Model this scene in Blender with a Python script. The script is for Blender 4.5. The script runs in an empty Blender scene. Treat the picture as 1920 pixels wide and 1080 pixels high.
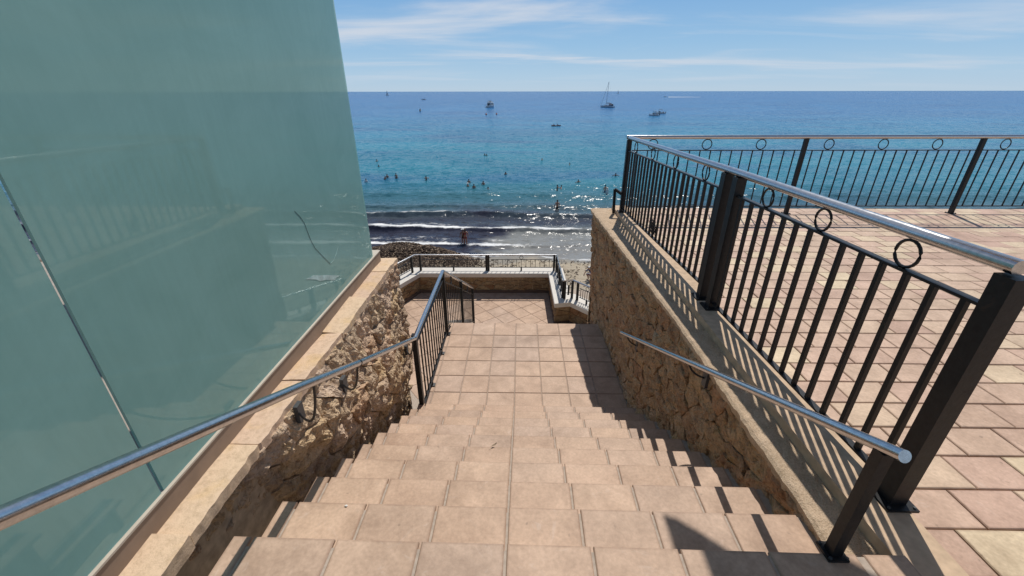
import bpy, math, random
import numpy as np
from mathutils import Vector, noise

random.seed(7)
rng = np.random.default_rng(7)
C = bpy.context.scene.collection
SC = bpy.context.scene

# ------------------------------------------------------------------ camera, sky, sun, exposure
F_PX, TH, YAW = 780.0, math.atan(369 / 780.0), math.radians(1.06)
cam_d = bpy.data.cameras.new('camera')
cam_d.sensor_width = 36.0
cam_d.lens = 36.0 * F_PX / 1920.0
cam_d.clip_start = 0.05
cam_d.clip_end = 60000.0
cam = bpy.data.objects.new('camera', cam_d)
C.objects.link(cam)
cam.location = (0, 0, 0)
cam.rotation_euler = (math.pi / 2 - TH, math.radians(0.08), YAW)
SC.camera = cam

SUN_V = Vector((0.215, 0.66, 1.0)).normalized()          # towards the sun
SUN_EL = math.asin(SUN_V.z)
SUN_AZ = math.atan2(SUN_V.x, SUN_V.y)                     # clockwise from +Y

world = bpy.data.worlds.new('World')
SC.world = world
world.use_nodes = True
wt = world.node_tree
wt.nodes.clear()


def N(tree, kind, **kw):
    n = tree.nodes.new(kind)
    for k, v in kw.items():
        if k.startswith('i_'):
            n.inputs[k[2:].replace('_', ' ')].default_value = v
        else:
            setattr(n, k, v)
    return n


def math_n(tree, op, a, b=None, clamp=False):
    n = tree.nodes.new('ShaderNodeMath')
    n.operation = op
    n.use_clamp = clamp
    for i, x in enumerate((a, b)):
        if x is None:
            continue
        if isinstance(x, (int, float)):
            n.inputs[i].default_value = x
        else:
            tree.links.new(x, n.inputs[i])
    return n.outputs[0]


def ramp(tree, fac, stops, interp='LINEAR'):
    n = tree.nodes.new('ShaderNodeValToRGB')
    n.color_ramp.interpolation = interp
    e = n.color_ramp.elements
    while len(e) < len(stops):
        e.new(0.5)
    for i, (p, c) in enumerate(stops):
        e[i].position = p
        e[i].color = (*c, 1) if len(c) == 3 else c
    tree.links.new(fac, n.inputs[0])
    return n.outputs[0]


def mix(tree, fac, a, b, mode='MIX'):
    n = tree.nodes.new('ShaderNodeMix')
    n.data_type = 'RGBA'
    n.blend_type = mode
    for i, x in ((0, fac), (6, a), (7, b)):
        if isinstance(x, (int, float)):
            n.inputs[i].default_value = x
        elif isinstance(x, tuple):
            n.inputs[i].default_value = (*x, 1)
        else:
            tree.links.new(x, n.inputs[i])
    return n.outputs[2]


sky = N(wt, 'ShaderNodeTexSky', sky_type='NISHITA', sun_disc=False, sun_elevation=SUN_EL, sun_rotation=SUN_AZ,
        altitude=0.0, air_density=1.0, dust_density=0.0, ozone_density=2.0)
tc = N(wt, 'ShaderNodeTexCoord')
sep = N(wt, 'ShaderNodeSeparateXYZ')
wt.links.new(tc.outputs['Generated'], sep.inputs[0])
zc = math_n(wt, 'ADD', math_n(wt, 'MAXIMUM', sep.outputs[2], 0.0), 0.06)
cx = math_n(wt, 'DIVIDE', sep.outputs[0], zc)
cy = math_n(wt, 'DIVIDE', sep.outputs[1], zc)
cmb = N(wt, 'ShaderNodeCombineXYZ')
wt.links.new(cx, cmb.inputs[0])
wt.links.new(cy, cmb.inputs[1])
mp = N(wt, 'ShaderNodeMapping')
mp.inputs['Rotation'].default_value = (0, 0, math.radians(-14))
mp.inputs['Scale'].default_value = (0.26, 0.5, 1)
mp.inputs['Location'].default_value = (3.1, 1.7, 0)
wt.links.new(cmb.outputs[0], mp.inputs[0])
n1 = N(wt, 'ShaderNodeTexNoise', i_Scale=1.0, i_Detail=9.0, i_Roughness=0.55, i_Distortion=0.5)
wt.links.new(mp.outputs[0], n1.inputs['Vector'])
cl = ramp(wt, n1.outputs[0], [(0.46, (0, 0, 0)), (0.72, (1, 1, 1))], 'EASE')
hz = math_n(wt, 'MULTIPLY', sep.outputs[2], 16.0, True)     # clouds fade into the far air
clf = math_n(wt, 'MULTIPLY', math_n(wt, 'MULTIPLY', cl, 0.85), hz)
low = ramp(wt, math_n(wt, 'MAXIMUM', sep.outputs[2], 0.0), [(0.0, (1, 1, 1)), (0.16, (0.8, 0.8, 0.8)), (0.5, (0, 0, 0))], 'EASE')
air = ramp(wt, math_n(wt, 'MAXIMUM', sep.outputs[2], 0.0), [(0.0, (0.485, 0.615, 0.735)), (0.03, (0.42, 0.595, 0.76)), (0.085, (0.295, 0.515, 0.765)), (0.17, (0.195, 0.42, 0.74)), (0.4, (0.16, 0.36, 0.68))])
air10 = N(wt, 'ShaderNodeVectorMath', operation='SCALE')
wt.links.new(air, air10.inputs[0])
air10.inputs['Scale'].default_value = 1.0 / 0.075
skyc = mix(wt, clf, mix(wt, low, sky.outputs[0], air10.outputs[0]), (8.9, 9.4, 10.3))
bg = N(wt, 'ShaderNodeBackground')
bg.inputs['Strength'].default_value = 0.075
wt.links.new(skyc, bg.inputs['Color'])
wo = N(wt, 'ShaderNodeOutputWorld')
wt.links.new(bg.outputs[0], wo.inputs[0])

sun_d = bpy.data.lights.new('sun', 'SUN')
sun_d.energy = 4.0
sun_d.angle = math.radians(0.53)
sun_d.color = (1.0, 0.955, 0.89)
sun = bpy.data.objects.new('sun', sun_d)
C.objects.link(sun)
sun.location = (3, 8, 20)
sun.rotation_euler = SUN_V.to_track_quat('Z', 'Y').to_euler()

SC.view_settings.view_transform = 'Standard'
SC.view_settings.look = 'None'
SC.view_settings.exposure = 0.0
SC.view_settings.gamma = 1.0
SC.cycles.max_bounces = 8
SC.cycles.sample_clamp_indirect = 6.0
SC.cycles.sample_clamp_direct = 5.0

_s, _c = math.sin(TH), math.cos(TH)


def ray(u, v):
    x = (u - 960) / F_PX
    y = (540 - v) / F_PX
    f = _c + y * _s
    return Vector((x * math.cos(YAW) - f * math.sin(YAW), x * math.sin(YAW) + f * math.cos(YAW), -_s + y * _c))


def on_z(u, v, z):
    r = ray(u, v)
    return r * (z / r.z)


def on_x(u, v, x):
    r = ray(u, v)
    return r * (x / r.x)


# ------------------------------------------------------------------ materials
MATS = {}


def mat(name, rough=0.6, metal=0.0, spec=0.5):
    m = bpy.data.materials.new(name)
    m.use_nodes = True
    t = m.node_tree
    b = t.nodes['Principled BSDF']
    b.inputs['Roughness'].default_value = rough
    b.inputs['Metallic'].default_value = metal
    b.inputs['Specular IOR Level'].default_value = spec
    MATS[name] = m
    return m, t, b


def coords(t, which='Object', rnd=True):
    tcn = N(t, 'ShaderNodeTexCoord')
    if not rnd:
        return tcn.outputs[which], None
    oi = N(t, 'ShaderNodeObjectInfo')
    sc = N(t, 'ShaderNodeVectorMath', operation='SCALE')
    cm = N(t, 'ShaderNodeCombineXYZ')
    for i in range(3):
        t.links.new(oi.outputs['Random'], cm.inputs[i])
    t.links.new(cm.outputs[0], sc.inputs[0])
    sc.inputs['Scale'].default_value = 37.0
    ad = N(t, 'ShaderNodeVectorMath', operation='ADD')
    t.links.new(tcn.outputs[which], ad.inputs[0])
    t.links.new(sc.outputs[0], ad.inputs[1])
    return ad.outputs[0], oi.outputs['Random']


def nz(t, vec, scale, detail=5.0, rough=0.55, dist=0.0):
    n = N(t, 'ShaderNodeTexNoise', i_Scale=scale, i_Detail=detail, i_Roughness=rough, i_Distortion=dist)
    t.links.new(vec, n.inputs['Vector'])
    return n.outputs[0]


def bump(t, b, h, strength=0.5, dist=0.01, prev=None):
    n = N(t, 'ShaderNodeBump')
    n.inputs['Strength'].default_value = strength
    n.inputs['Distance'].default_value = dist
    t.links.new(h, n.inputs['Height'])
    if prev is not None:
        t.links.new(prev, n.inputs['Normal'])
    t.links.new(n.outputs[0], b.inputs['Normal'])
    return n.outputs[0]


def solid(name, col, rough=0.6, metal=0.0, var=0.12, scale=30.0, bmp=0.0, spec=0.5):
    m, t, b = mat(name, rough, metal, spec)
    v, r = coords(t)
    n = nz(t, v, scale)
    c = ramp(t, n, [(0.25, tuple(x * (1 - var) for x in col)), (0.75, tuple(min(1, x * (1 + var)) for x in col))])
    t.links.new(c, b.inputs['Base Color'])
    if bmp:
        bump(t, b, n, bmp, 0.004)
    return m


# terracotta stair tile
def tile_mat(name, a, bcol, grey):
    m, t, b = mat(name, 0.62, 0, 0.35)
    v, r = coords(t)
    base = ramp(t, r, [(0.0, a), (0.5, bcol), (1.0, grey)])
    big = ramp(t, nz(t, v, 5.0, 6, 0.6, 0.6), [(0.3, (0.80, 0.775, 0.755)), (0.7, (1.1, 1.1, 1.1))])
    c = mix(t, 1.0, base, big, 'MULTIPLY')
    fine = ramp(t, nz(t, v, 60, 4, 0.6), [(0.3, (0.86, 0.85, 0.84)), (0.7, (1.09, 1.09, 1.09))])
    c = mix(t, 1.0, c, fine, 'MULTIPLY')
    gp = N(t, 'ShaderNodeNewGeometry')
    grime = ramp(t, nz(t, gp.outputs['Position'], 1.7, 8, 0.7, 0.8), [(0.34, (0.78, 0.755, 0.73)), (0.5, (0.97, 0.965, 0.96)), (0.68, (1.07, 1.07, 1.06))])
    c = mix(t, 1.0, c, grime, 'MULTIPLY')
    # pale scuffs and dark spots
    sc = ramp(t, nz(t, v, 9, 8, 0.75, 1.2), [(0.6, (0, 0, 0)), (0.78, (1, 1, 1))])
    c = mix(t, math_n(t, 'MULTIPLY', sc, 0.55), c, (0.60, 0.49, 0.41))
    sp = ramp(t, nz(t, v, 22, 2, 0.4), [(0.74, (0, 0, 0)), (0.78, (1, 1, 1))])
    c = mix(t, math_n(t, 'MULTIPLY', sp, 0.5), c, (0.2, 0.14, 0.1))
    ed = N(t, 'ShaderNodeAttribute', attribute_name='edge')
    en = math_n(t, 'MULTIPLY', ed.outputs['Fac'], ramp(t, nz(t, v, 14, 4, 0.6), [(0.3, (0.25, 0.25, 0.25)), (0.65, (1, 1, 1))]))
    c = mix(t, math_n(t, 'MULTIPLY', en, 0.5), c, (0.22, 0.13, 0.085))
    t.links.new(c, b.inputs['Base Color'])
    bump(t, b, nz(t, v, 90, 4, 0.6), 0.12, 0.003)
    return m


tile_mat('tile', (0.515, 0.355, 0.252), (0.54, 0.378, 0.268), (0.50, 0.36, 0.27))
tile_mat('paver', (0.60, 0.44, 0.32), (0.56, 0.38, 0.29), (0.69, 0.56, 0.38))
tile_mat('paver_a', *[(0.60, 0.44, 0.32)] * 3)
tile_mat('paver_b', *[(0.56, 0.38, 0.29)] * 3)
tile_mat('paver_c', *[(0.67, 0.53, 0.37)] * 3)
solid('grout', (0.40, 0.325, 0.26), 0.9, var=0.2, scale=40, bmp=0.4)
solid('mortar', (0.44, 0.33, 0.22), 0.95, var=0.35, scale=18, bmp=0.8)
solid('concrete', (0.36, 0.31, 0.26), 0.9, var=0.2, scale=8, bmp=0.4)
solid('white_paint', (0.62, 0.575, 0.51), 0.65, var=0.06, scale=6, bmp=0.1)
m, t, b = mat('black_iron', 0.5, 0, 0.3)
v, r = coords(t, 'Object', False)
rust = ramp(t, nz(t, v, 16, 8, 0.75, 0.6), [(0.60, (0, 0, 0)), (0.74, (1, 1, 1))])
c = mix(t, math_n(t, 'MULTIPLY', rust, 0.55), ramp(t, nz(t, v, 40, 4), [(0.3, (0.008, 0.008, 0.009)), (0.7, (0.016, 0.016, 0.017))]), (0.075, 0.045, 0.03))
t.links.new(c, b.inputs['Base Color'])
mr = N(t, 'ShaderNodeMapRange', i_To_Min=0.42, i_To_Max=0.8)
t.links.new(rust, mr.inputs[0])
t.links.new(mr.outputs[0], b.inputs['Roughness'])
bump(t, b, nz(t, v, 70, 5, 0.6), 0.2, 0.003)
solid('bracket_iron', (0.05, 0.052, 0.055), 0.5, var=0.3, scale=25)
solid('rubber_ring', (0.01, 0.01, 0.01), 0.6)
solid('plinth', (0.27, 0.19, 0.135), 0.7, var=0.14, scale=9, bmp=0.15)
solid('plinth_cap', (0.50, 0.43, 0.35), 0.5, var=0.08, scale=9)
solid('curb', (0.52, 0.375, 0.25), 0.9, var=0.25, scale=16, bmp=0.5)
solid('skirting', (0.10, 0.065, 0.05), 0.7)
solid('wire', (0.06, 0.045, 0.035), 0.6)
solid('rock', (0.30, 0.24, 0.17), 0.95, var=0.3, scale=1.5, bmp=0.5)
solid('boat_white', (0.72, 0.72, 0.72), 0.35, var=0.03)
solid('boat_grey', (0.30, 0.29, 0.28), 0.5, var=0.05)  # mid grey of consoles, seats, radar arch and furled jib
solid('boat_navy', (0.03, 0.04, 0.09), 0.5)
solid('boat_dark', (0.02, 0.022, 0.026), 0.4)
solid('boat_wood', (0.3, 0.19, 0.11), 0.6)
solid('mast', (0.25, 0.26, 0.28), 0.4)
solid('sailcloth', (0.8, 0.8, 0.78), 0.8, var=0.03)
solid('kayak_red', (0.22, 0.045, 0.03), 0.4)
solid('buoy', (0.6, 0.12, 0.05), 0.5)
solid('skin_tan', (0.34, 0.165, 0.10), 0.55, var=0.06)
solid('skin_mid', (0.44, 0.25, 0.17), 0.55, var=0.06)
solid('skin_deep', (0.24, 0.11, 0.068), 0.55, var=0.06)
solid('hair_dark', (0.018, 0.013, 0.01), 0.7)
solid('hair_brown', (0.07, 0.04, 0.022), 0.7)
solid('hat_white', (0.8, 0.78, 0.74), 0.8)
solid('suit_black', (0.012, 0.012, 0.015), 0.7)
solid('suit_red', (0.2, 0.02, 0.02), 0.7)
solid('suit_blue', (0.03, 0.05, 0.14), 0.7)
solid('suit_white', (0.6, 0.6, 0.6), 0.7)
solid('fabric', (0.55, 0.5, 0.42), 0.9, var=0.05)

# brushed stainless tube
m, t, b = mat('steel', 0.2, 1.0)
v, r = coords(t, rnd=False)
t.links.new(ramp(t, nz(t, v, 60, 5, 0.7), [(0.3, (0.42, 0.42, 0.43)), (0.7, (0.60, 0.60, 0.61))]), b.inputs['Base Color'])
rr = N(t, 'ShaderNodeMapRange', i_To_Min=0.14, i_To_Max=0.3)
t.links.new(nz(t, v, 25, 4), rr.inputs[0])
t.links.new(rr.outputs[0], b.inputs['Roughness'])


def stone_mat(name, cols, bs=0.9):
    m, t, b = mat(name, 0.93, 0, 0.15)
    v, r = coords(t, 'Object', False)
    oi = N(t, 'ShaderNodeObjectInfo')
    pos = [i / (len(cols) - 1) for i in range(len(cols))]
    base = ramp(t, oi.outputs['Random'], list(zip(pos, cols)))
    stain = ramp(t, nz(t, v, 7, 7, 0.65, 0.5), [(0.3, (0.66, 0.57, 0.5)), (0.5, (1.0, 0.97, 0.93)), (0.72, (1.25, 1.22, 1.15))])
    c = mix(t, 1.0, base, stain, 'MULTIPLY')
    yel = ramp(t, nz(t, v, 11, 5, 0.6), [(0.55, (0, 0, 0)), (0.72, (1, 1, 1))])
    c = mix(t, math_n(t, 'MULTIPLY', yel, 0.5), c, (0.52, 0.35, 0.14))
    pits = ramp(t, nz(t, v, 38, 6, 0.7, 0.4), [(0.34, (0.35, 0.3, 0.26)), (0.5, (1, 1, 1))])
    c = mix(t, 0.6, c, pits, 'MULTIPLY')
    t.links.new(c, b.inputs['Base Color'])
    vo = N(t, 'ShaderNodeTexVoronoi', feature='DISTANCE_TO_EDGE', i_Scale=26.0)
    wv_ = N(t, 'ShaderNodeVectorMath', operation='ADD')
    t.links.new(v, wv_.inputs[0])
    ws_ = N(t, 'ShaderNodeVectorMath', operation='SCALE')
    ws_.inputs['Scale'].default_value = 0.09
    wn_ = N(t, 'ShaderNodeTexNoise', i_Scale=14.0, i_Detail=5.0)
    t.links.new(v, wn_.inputs['Vector'])
    t.links.new(wn_.outputs['Color'], ws_.inputs[0])
    t.links.new(ws_.outputs[0], wv_.inputs[1])
    t.links.new(wv_.outputs[0], vo.inputs['Vector'])
    chip = math_n(t, 'MULTIPLY', math_n(t, 'MINIMUM', vo.outputs['Distance'], 0.22), 1.5)
    h = math_n(t, 'ADD', math_n(t, 'ADD', nz(t, v, 22, 8, 0.72), math_n(t, 'MULTIPLY', nz(t, v, 90, 5, 0.7), 0.4)), chip)
    bump(t, b, h, bs, 0.038)
    return m


stone_mat('stone_warm', [(0.60, 0.44, 0.275), (0.55, 0.43, 0.32), (0.66, 0.49, 0.31), (0.50, 0.375, 0.27), (0.64, 0.5, 0.385), (0.57, 0.39, 0.26)], 0.65)
stone_mat('stone_brown', [(0.60, 0.41, 0.25), (0.53, 0.37, 0.24), (0.64, 0.44, 0.265), (0.46, 0.31, 0.2), (0.59, 0.36, 0.22), (0.58, 0.45, 0.31)])
stone_mat('stone_small', [(0.31, 0.21, 0.125), (0.25, 0.175, 0.11), (0.37, 0.27, 0.165), (0.28, 0.16, 0.09)], 0.5)

# cream coping stone
m, t, b = mat('coping_cream', 0.85, 0, 0.2)
v, r = coords(t, 'Object', False)
oi = N(t, 'ShaderNodeObjectInfo')
base = ramp(t, oi.outputs['Random'], [(0, (0.62, 0.47, 0.33)), (0.5, (0.66, 0.49, 0.34)), (1, (0.6, 0.44, 0.33))])
y2 = ramp(t, nz(t, v, 5, 5, 0.6, 0.4), [(0.5, (0, 0, 0)), (0.7, (1, 1, 1))])
c = mix(t, math_n(t, 'MULTIPLY', y2, 0.45), base, (0.62, 0.41, 0.16))
d2 = ramp(t, nz(t, v, 30, 6, 0.7), [(0.3, (0.7, 0.66, 0.6)), (0.55, (1.05, 1.03, 1.0))])
c = mix(t, 0.7, c, d2, 'MULTIPLY')
t.links.new(c, b.inputs['Base Color'])
bump(t, b, nz(t, v, 24, 7, 0.65), 0.5, 0.012)

# gritty cement coping
m, t, b = mat('coping_grit', 0.95, 0, 0.1)
v, r = coords(t, 'Object', False)
g = nz(t, v, 130, 4, 0.7)
c = ramp(t, g, [(0.3, (0.40, 0.29, 0.20)), (0.48, (0.58, 0.44, 0.31)), (0.7, (0.72, 0.57, 0.42))])
c = mix(t, 1.0, c, ramp(t, nz(t, v, 9, 5), [(0.3, (0.82, 0.8, 0.76)), (0.7, (1.08, 1.06, 1.04))]), 'MULTIPLY')
t.links.new(c, b.inputs['Base Color'])
bump(t, b, g, 0.9, 0.012)

# green frosted glass
m, t, b = mat('green_glass', 0.06, 0, 0.5)
v, r = coords(t, 'Object', False)
mpn = N(t, 'ShaderNodeMapping')
mpn.inputs['Scale'].default_value = (30, 30, 1.2)
t.links.new(v, mpn.inputs[0])
streak = ramp(t, nz(t, mpn.outputs[0], 1.0, 6, 0.6), [(0.3, (0.97, 0.975, 0.975)), (0.7, (1.02, 1.02, 1.02))])
dirt = ramp(t, nz(t, v, 2.2, 7, 0.65, 0.8), [(0.35, (0.93, 0.95, 0.94)), (0.65, (1.05, 1.04, 1.04))])
gc = mix(t, 1.0, mix(t, 1.0, (0.31, 0.545, 0.51), streak, 'MULTIPLY'), dirt, 'MULTIPLY')
dif = N(t, 'ShaderNodeBsdfDiffuse')
trl = N(t, 'ShaderNodeBsdfTranslucent')
t.links.new(gc, dif.inputs[0])
t.links.new(gc, trl.inputs[0])
ms = N(t, 'ShaderNodeMixShader')
ms.inputs[0].default_value = 0.35
t.links.new(dif.outputs[0], ms.inputs[1])
t.links.new(trl.outputs[0], ms.inputs[2])
gl = N(t, 'ShaderNodeBsdfGlossy')
gl.inputs['Roughness'].default_value = 0.035
gl.inputs['Color'].default_value = (0.8, 0.92, 0.88, 1)
fr = N(t, 'ShaderNodeFresnel')
fr.inputs[0].default_value = 1.5
ms2 = N(t, 'ShaderNodeMixShader')
t.links.new(fr.outputs[0], ms2.inputs[0])
t.links.new(ms.outputs[0], ms2.inputs[1])
t.links.new(gl.outputs[0], ms2.inputs[2])
t.links.new(ms2.outputs[0], t.nodes['Material Output'].inputs[0])
solid('pane_line', (0.08, 0.14, 0.13), 0.4)
solid('pane_pale', (0.42, 0.58, 0.56), 0.4, var=0.25, scale=20)  # colour of the pale patch and pale line on the pane

# sand
m, t, b = mat('sand', 0.95, 0, 0.1)
v, r = coords(t, 'Object', False)
c = ramp(t, nz(t, v, 1.6, 8, 0.65), [(0.3, (0.36, 0.30, 0.22)), (0.5, (0.46, 0.39, 0.29)), (0.7, (0.54, 0.465, 0.355))])
wd = N(t, 'ShaderNodeAttribute', attribute_name='weed')
wet = N(t, 'ShaderNodeAttribute', attribute_name='wet')
wn = ramp(t, nz(t, v, 2.6, 7, 0.75, 0.6), [(0.40, (0, 0, 0)), (0.62, (1, 1, 1))])
wf = math_n(t, 'MULTIPLY_ADD', wn, 0.75)
wfac = math_n(t, 'ADD', math_n(t, 'MULTIPLY', wd.outputs['Fac'], 1.0), math_n(t, 'MULTIPLY', wn, math_n(t, 'MULTIPLY', wd.outputs['Fac'], 1.2)), True)
weedc = ramp(t, nz(t, v, 9, 6, 0.8), [(0.3, (0.02, 0.013, 0.01)), (0.55, (0.07, 0.045, 0.032)), (0.75, (0.22, 0.17, 0.12))])
c = mix(t, math_n(t, 'MULTIPLY', wet.outputs['Fac'], 0.85), c, (0.19, 0.185, 0.17))
c = mix(t, wfac, c, weedc)
t.links.new(c, b.inputs['Base Color'])
mr = N(t, 'ShaderNodeMapRange', i_To_Min=0.95, i_To_Max=0.3)
t.links.new(wet.outputs['Fac'], mr.inputs[0])
t.links.new(mr.outputs[0], b.inputs['Roughness'])
bump(t, b, nz(t, v, 5, 8, 0.7), 0.7, 0.15)
solid('seaweed', (0.06, 0.035, 0.022), 0.9, var=0.5, scale=3)
solid('seaweed_pale', (0.30, 0.22, 0.15), 0.9, var=0.4, scale=3)

# sea water
m, t, b = mat('water', 0.07, 0, 0.26)
b.inputs['IOR'].default_value = 1.333
geo = N(t, 'ShaderNodeNewGeometry')
colA = N(t, 'ShaderNodeAttribute', attribute_name='col')
foamA = N(t, 'ShaderNodeAttribute', attribute_name='foam')
mpw = N(t, 'ShaderNodeMapping')
mpw.inputs['Scale'].default_value = (0.55, 1.0, 1.0)
t.links.new(geo.outputs['Position'], mpw.inputs[0])
P = mpw.outputs[0]
patch = ramp(t, nz(t, P, 0.035, 6, 0.6, 0.6), [(0.35, (0.72, 0.74, 0.82)), (0.6, (1.1, 1.1, 1.06))])
c = mix(t, 1.0, colA.outputs['Color'], patch, 'MULTIPLY')
fn = nz(t, P, 3.0, 8, 0.7, 0.5)
ff = math_n(t, 'MULTIPLY', math_n(t, 'SUBTRACT', math_n(t, 'ADD', foamA.outputs['Fac'], math_n(t, 'MULTIPLY', fn, 1.1)), 1.0), 3.0, True)
c = mix(t, ff, c, (0.78, 0.78, 0.76))
t.links.new(c, b.inputs['Base Color'])
mr = N(t, 'ShaderNodeMapRange', i_To_Min=0.18, i_To_Max=0.9)
t.links.new(ff, mr.inputs[0])
t.links.new(mr.outputs[0], b.inputs['Roughness'])


def slope_noise(scale, amp, detail=3.0, rough=0.6):
    n = N(t, 'ShaderNodeTexNoise', i_Scale=scale, i_Detail=detail, i_Roughness=rough, i_Distortion=0.3)
    t.links.new(P, n.inputs['Vector'])
    sb = N(t, 'ShaderNodeVectorMath', operation='SUBTRACT')
    t.links.new(n.outputs['Color'], sb.inputs[0])
    sb.inputs[1].default_value = (0.5, 0.5, 0.5)
    ml = N(t, 'ShaderNodeVectorMath', operation='MULTIPLY')
    t.links.new(sb.outputs[0], ml.inputs[0])
    ml.inputs[1].default_value = (amp * 0.7, amp, 0.0)
    return ml.outputs[0]


sy_ = N(t, 'ShaderNodeSeparateXYZ')
t.links.new(geo.outputs['Position'], sy_.inputs[0])
ms_ = N(t, 'ShaderNodeMapRange')
for k_, v_ in ((1, 60.0), (2, 450.0), (3, 0.19), (4, 0.07)):
    ms_.inputs[k_].default_value = v_
t.links.new(sy_.outputs[1], ms_.inputs[0])
t.links.new(ms_.outputs[0], b.inputs['Specular IOR Level'])
acc = geo.outputs['Normal']
for sc_, am_ in ((0.22, 0.22), (0.8, 0.8), (3.0, 1.1), (11.0, 0.7)):
    ad_ = N(t, 'ShaderNodeVectorMath', operation='ADD')
    t.links.new(acc, ad_.inputs[0])
    t.links.new(slope_noise(sc_, am_), ad_.inputs[1])
    acc = ad_.outputs[0]
nn = N(t, 'ShaderNodeVectorMath', operation='NORMALIZE')
t.links.new(acc, nn.inputs[0])
t.links.new(nn.outputs[0], b.inputs['Normal'])


# ------------------------------------------------------------------ mesh helpers
class MB:
    def __init__(self):
        self.v = []
        self.f = []
        self.m = []

    def add(self, vs, fs, mi=0):
        o = len(self.v)
        self.v += [Vector(x) for x in vs]
        self.f += [[i + o for i in f] for f in fs]
        self.m += [mi] * len(fs)
        return self

    def box(self, lo, hi, mi=0):
        x0, y0, z0 = lo
        x1, y1, z1 = hi
        return self.add([(x0, y0, z0), (x1, y0, z0), (x1, y1, z0), (x0, y1, z0), (x0, y0, z1), (x1, y0, z1), (x1, y1, z1), (x0, y1, z1)],
                        [(0, 3, 2, 1), (4, 5, 6, 7), (0, 1, 5, 4), (1, 2, 6, 5), (2, 3, 7, 6), (3, 0, 4, 7)], mi)

    def tube(self, pts, r, n=10, cap=True, mi=0, closed=False):
        pts = [Vector(p) for p in pts]
        k = len(pts)
        rings = []
        up = Vector((0, 0, 1))
        for i, p in enumerate(pts):
            a = pts[(i - 1) % k] if (i > 0 or closed) else p
            c = pts[(i + 1) % k] if (i < k - 1 or closed) else p
            d = (c - a).normalized()
            u = up if abs(d.z) < 0.95 else Vector((0, 1, 0))
            x = d.cross(u).normalized()
            y = x.cross(d).normalized()
            rr_ = r[i] if isinstance(r, (list, tuple)) else r
            rings.append([p + (x * math.cos(q) + y * math.sin(q)) * rr_ for q in [2 * math.pi * j / n for j in range(n)]])
        vs = [w for ring in rings for w in ring]
        fs = []
        for i in range(k if closed else k - 1):
            i2 = (i + 1) % k
            for j in range(n):
                j2 = (j + 1) % n
                fs.append((i * n + j, i * n + j2, i2 * n + j2, i2 * n + j))
        if cap and not closed:
            fs.append(tuple(range(n - 1, -1, -1)))
            fs.append(tuple((k - 1) * n + j for j in range(n)))
        return self.add(vs, fs, mi)

    def bar(self, a, b_, w, d=None, mi=0, side=None):
        """rectangular bar from a to b_, w across, d deep"""
        a = Vector(a)
        b_ = Vector(b_)
        d = d or w
        ax = (b_ - a).normalized()
        s = Vector(side) if side else (Vector((1, 0, 0)) if abs(ax.z) > 0.9 else ax.cross(Vector((0, 0, 1))))
        s = (s - ax * s.dot(ax)).normalized()
        q = ax.cross(s).normalized()
        vs = []
        for p in (a, b_):
            for i, j in ((-1, -1), (1, -1), (1, 1), (-1, 1)):
                vs.append(p + s * (i * w / 2) + q * (j * d / 2))
        return self.add(vs, [(0, 3, 2, 1), (4, 5, 6, 7), (0, 1, 5, 4), (1, 2, 6, 5), (2, 3, 7, 6), (3, 0, 4, 7)], mi)

    def ring(self, c, ax, R, r, n=18, mi=0):
        ax = Vector(ax).normalized()
        x = ax.cross(Vector((0, 0, 1))).normalized()
        y = x.cross(ax).normalized()
        c = Vector(c)
        return self.tube([c + (x * math.cos(q) + y * math.sin(q)) * R for q in [2 * math.pi * j / n for j in range(n)]], r, 6, mi=mi, closed=True)

    def prism(self, poly, z0, z1, mi=0):
        n = len(poly)
        vs = [(p[0], p[1], z0) for p in poly] + [(p[0], p[1], z1) for p in poly]
        fs = [tuple(range(n - 1, -1, -1)), tuple(range(n, 2 * n))] + [(i, (i + 1) % n, n + (i + 1) % n, n + i) for i in range(n)]
        return self.add(vs, fs, mi)

    def sphere(self, c, r, n=10, mi=0, sc=(1, 1, 1)):
        c = Vector(c)
        rows = n // 2 + 1
        vs = []
        for i in range(rows + 1):
            a = math.pi * i / rows
            for j in range(n):
                q = 2 * math.pi * j / n
                vs.append((c.x + r * sc[0] * math.sin(a) * math.cos(q), c.y + r * sc[1] * math.sin(a) * math.sin(q), c.z + r * sc[2] * math.cos(a)))
        fs = []
        for i in range(rows):
            for j in range(n):
                j2 = (j + 1) % n
                fs.append((i * n + j, (i + 1) * n + j, (i + 1) * n + j2, i * n + j2))
        return self.add(vs, fs, mi)

    def mesh(self, name, mats, off=None, smooth=False):
        me = bpy.data.meshes.new(name)
        off = off or Vector((0, 0, 0))
        me.from_pydata([tuple(x - off) for x in self.v], [], self.f)
        for mm in (mats if isinstance(mats, (list, tuple)) else [mats]):
            me.materials.append(MATS[mm])
        me.polygons.foreach_set('material_index', self.m)
        if smooth:
            me.polygons.foreach_set('use_smooth', [True] * len(me.polygons))
            me.set_sharp_from_angle(angle=math.radians(40))
        me.update()
        return me

    def build(self, name, mats, parent=None, smooth=False):
        off = wloc(parent)
        return link(name, self.mesh(name, mats, off, smooth), parent)


def wloc(o):
    v = Vector((0, 0, 0))
    while o is not None:
        v = v + o.location
        o = o.parent
    return v


def link(name, me, parent=None, loc=None):
    o = bpy.data.objects.new(name, me)
    C.objects.link(o)
    if parent:
        o.parent = parent
    if loc is not None:
        o.location = loc
    return o


def tag(o, label=None, cat=None, group=None, kind=None):
    for k, v_ in (('label', label), ('category', cat), ('group', group), ('kind', kind)):
        if v_:
            o[k] = v_
    return o


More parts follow.
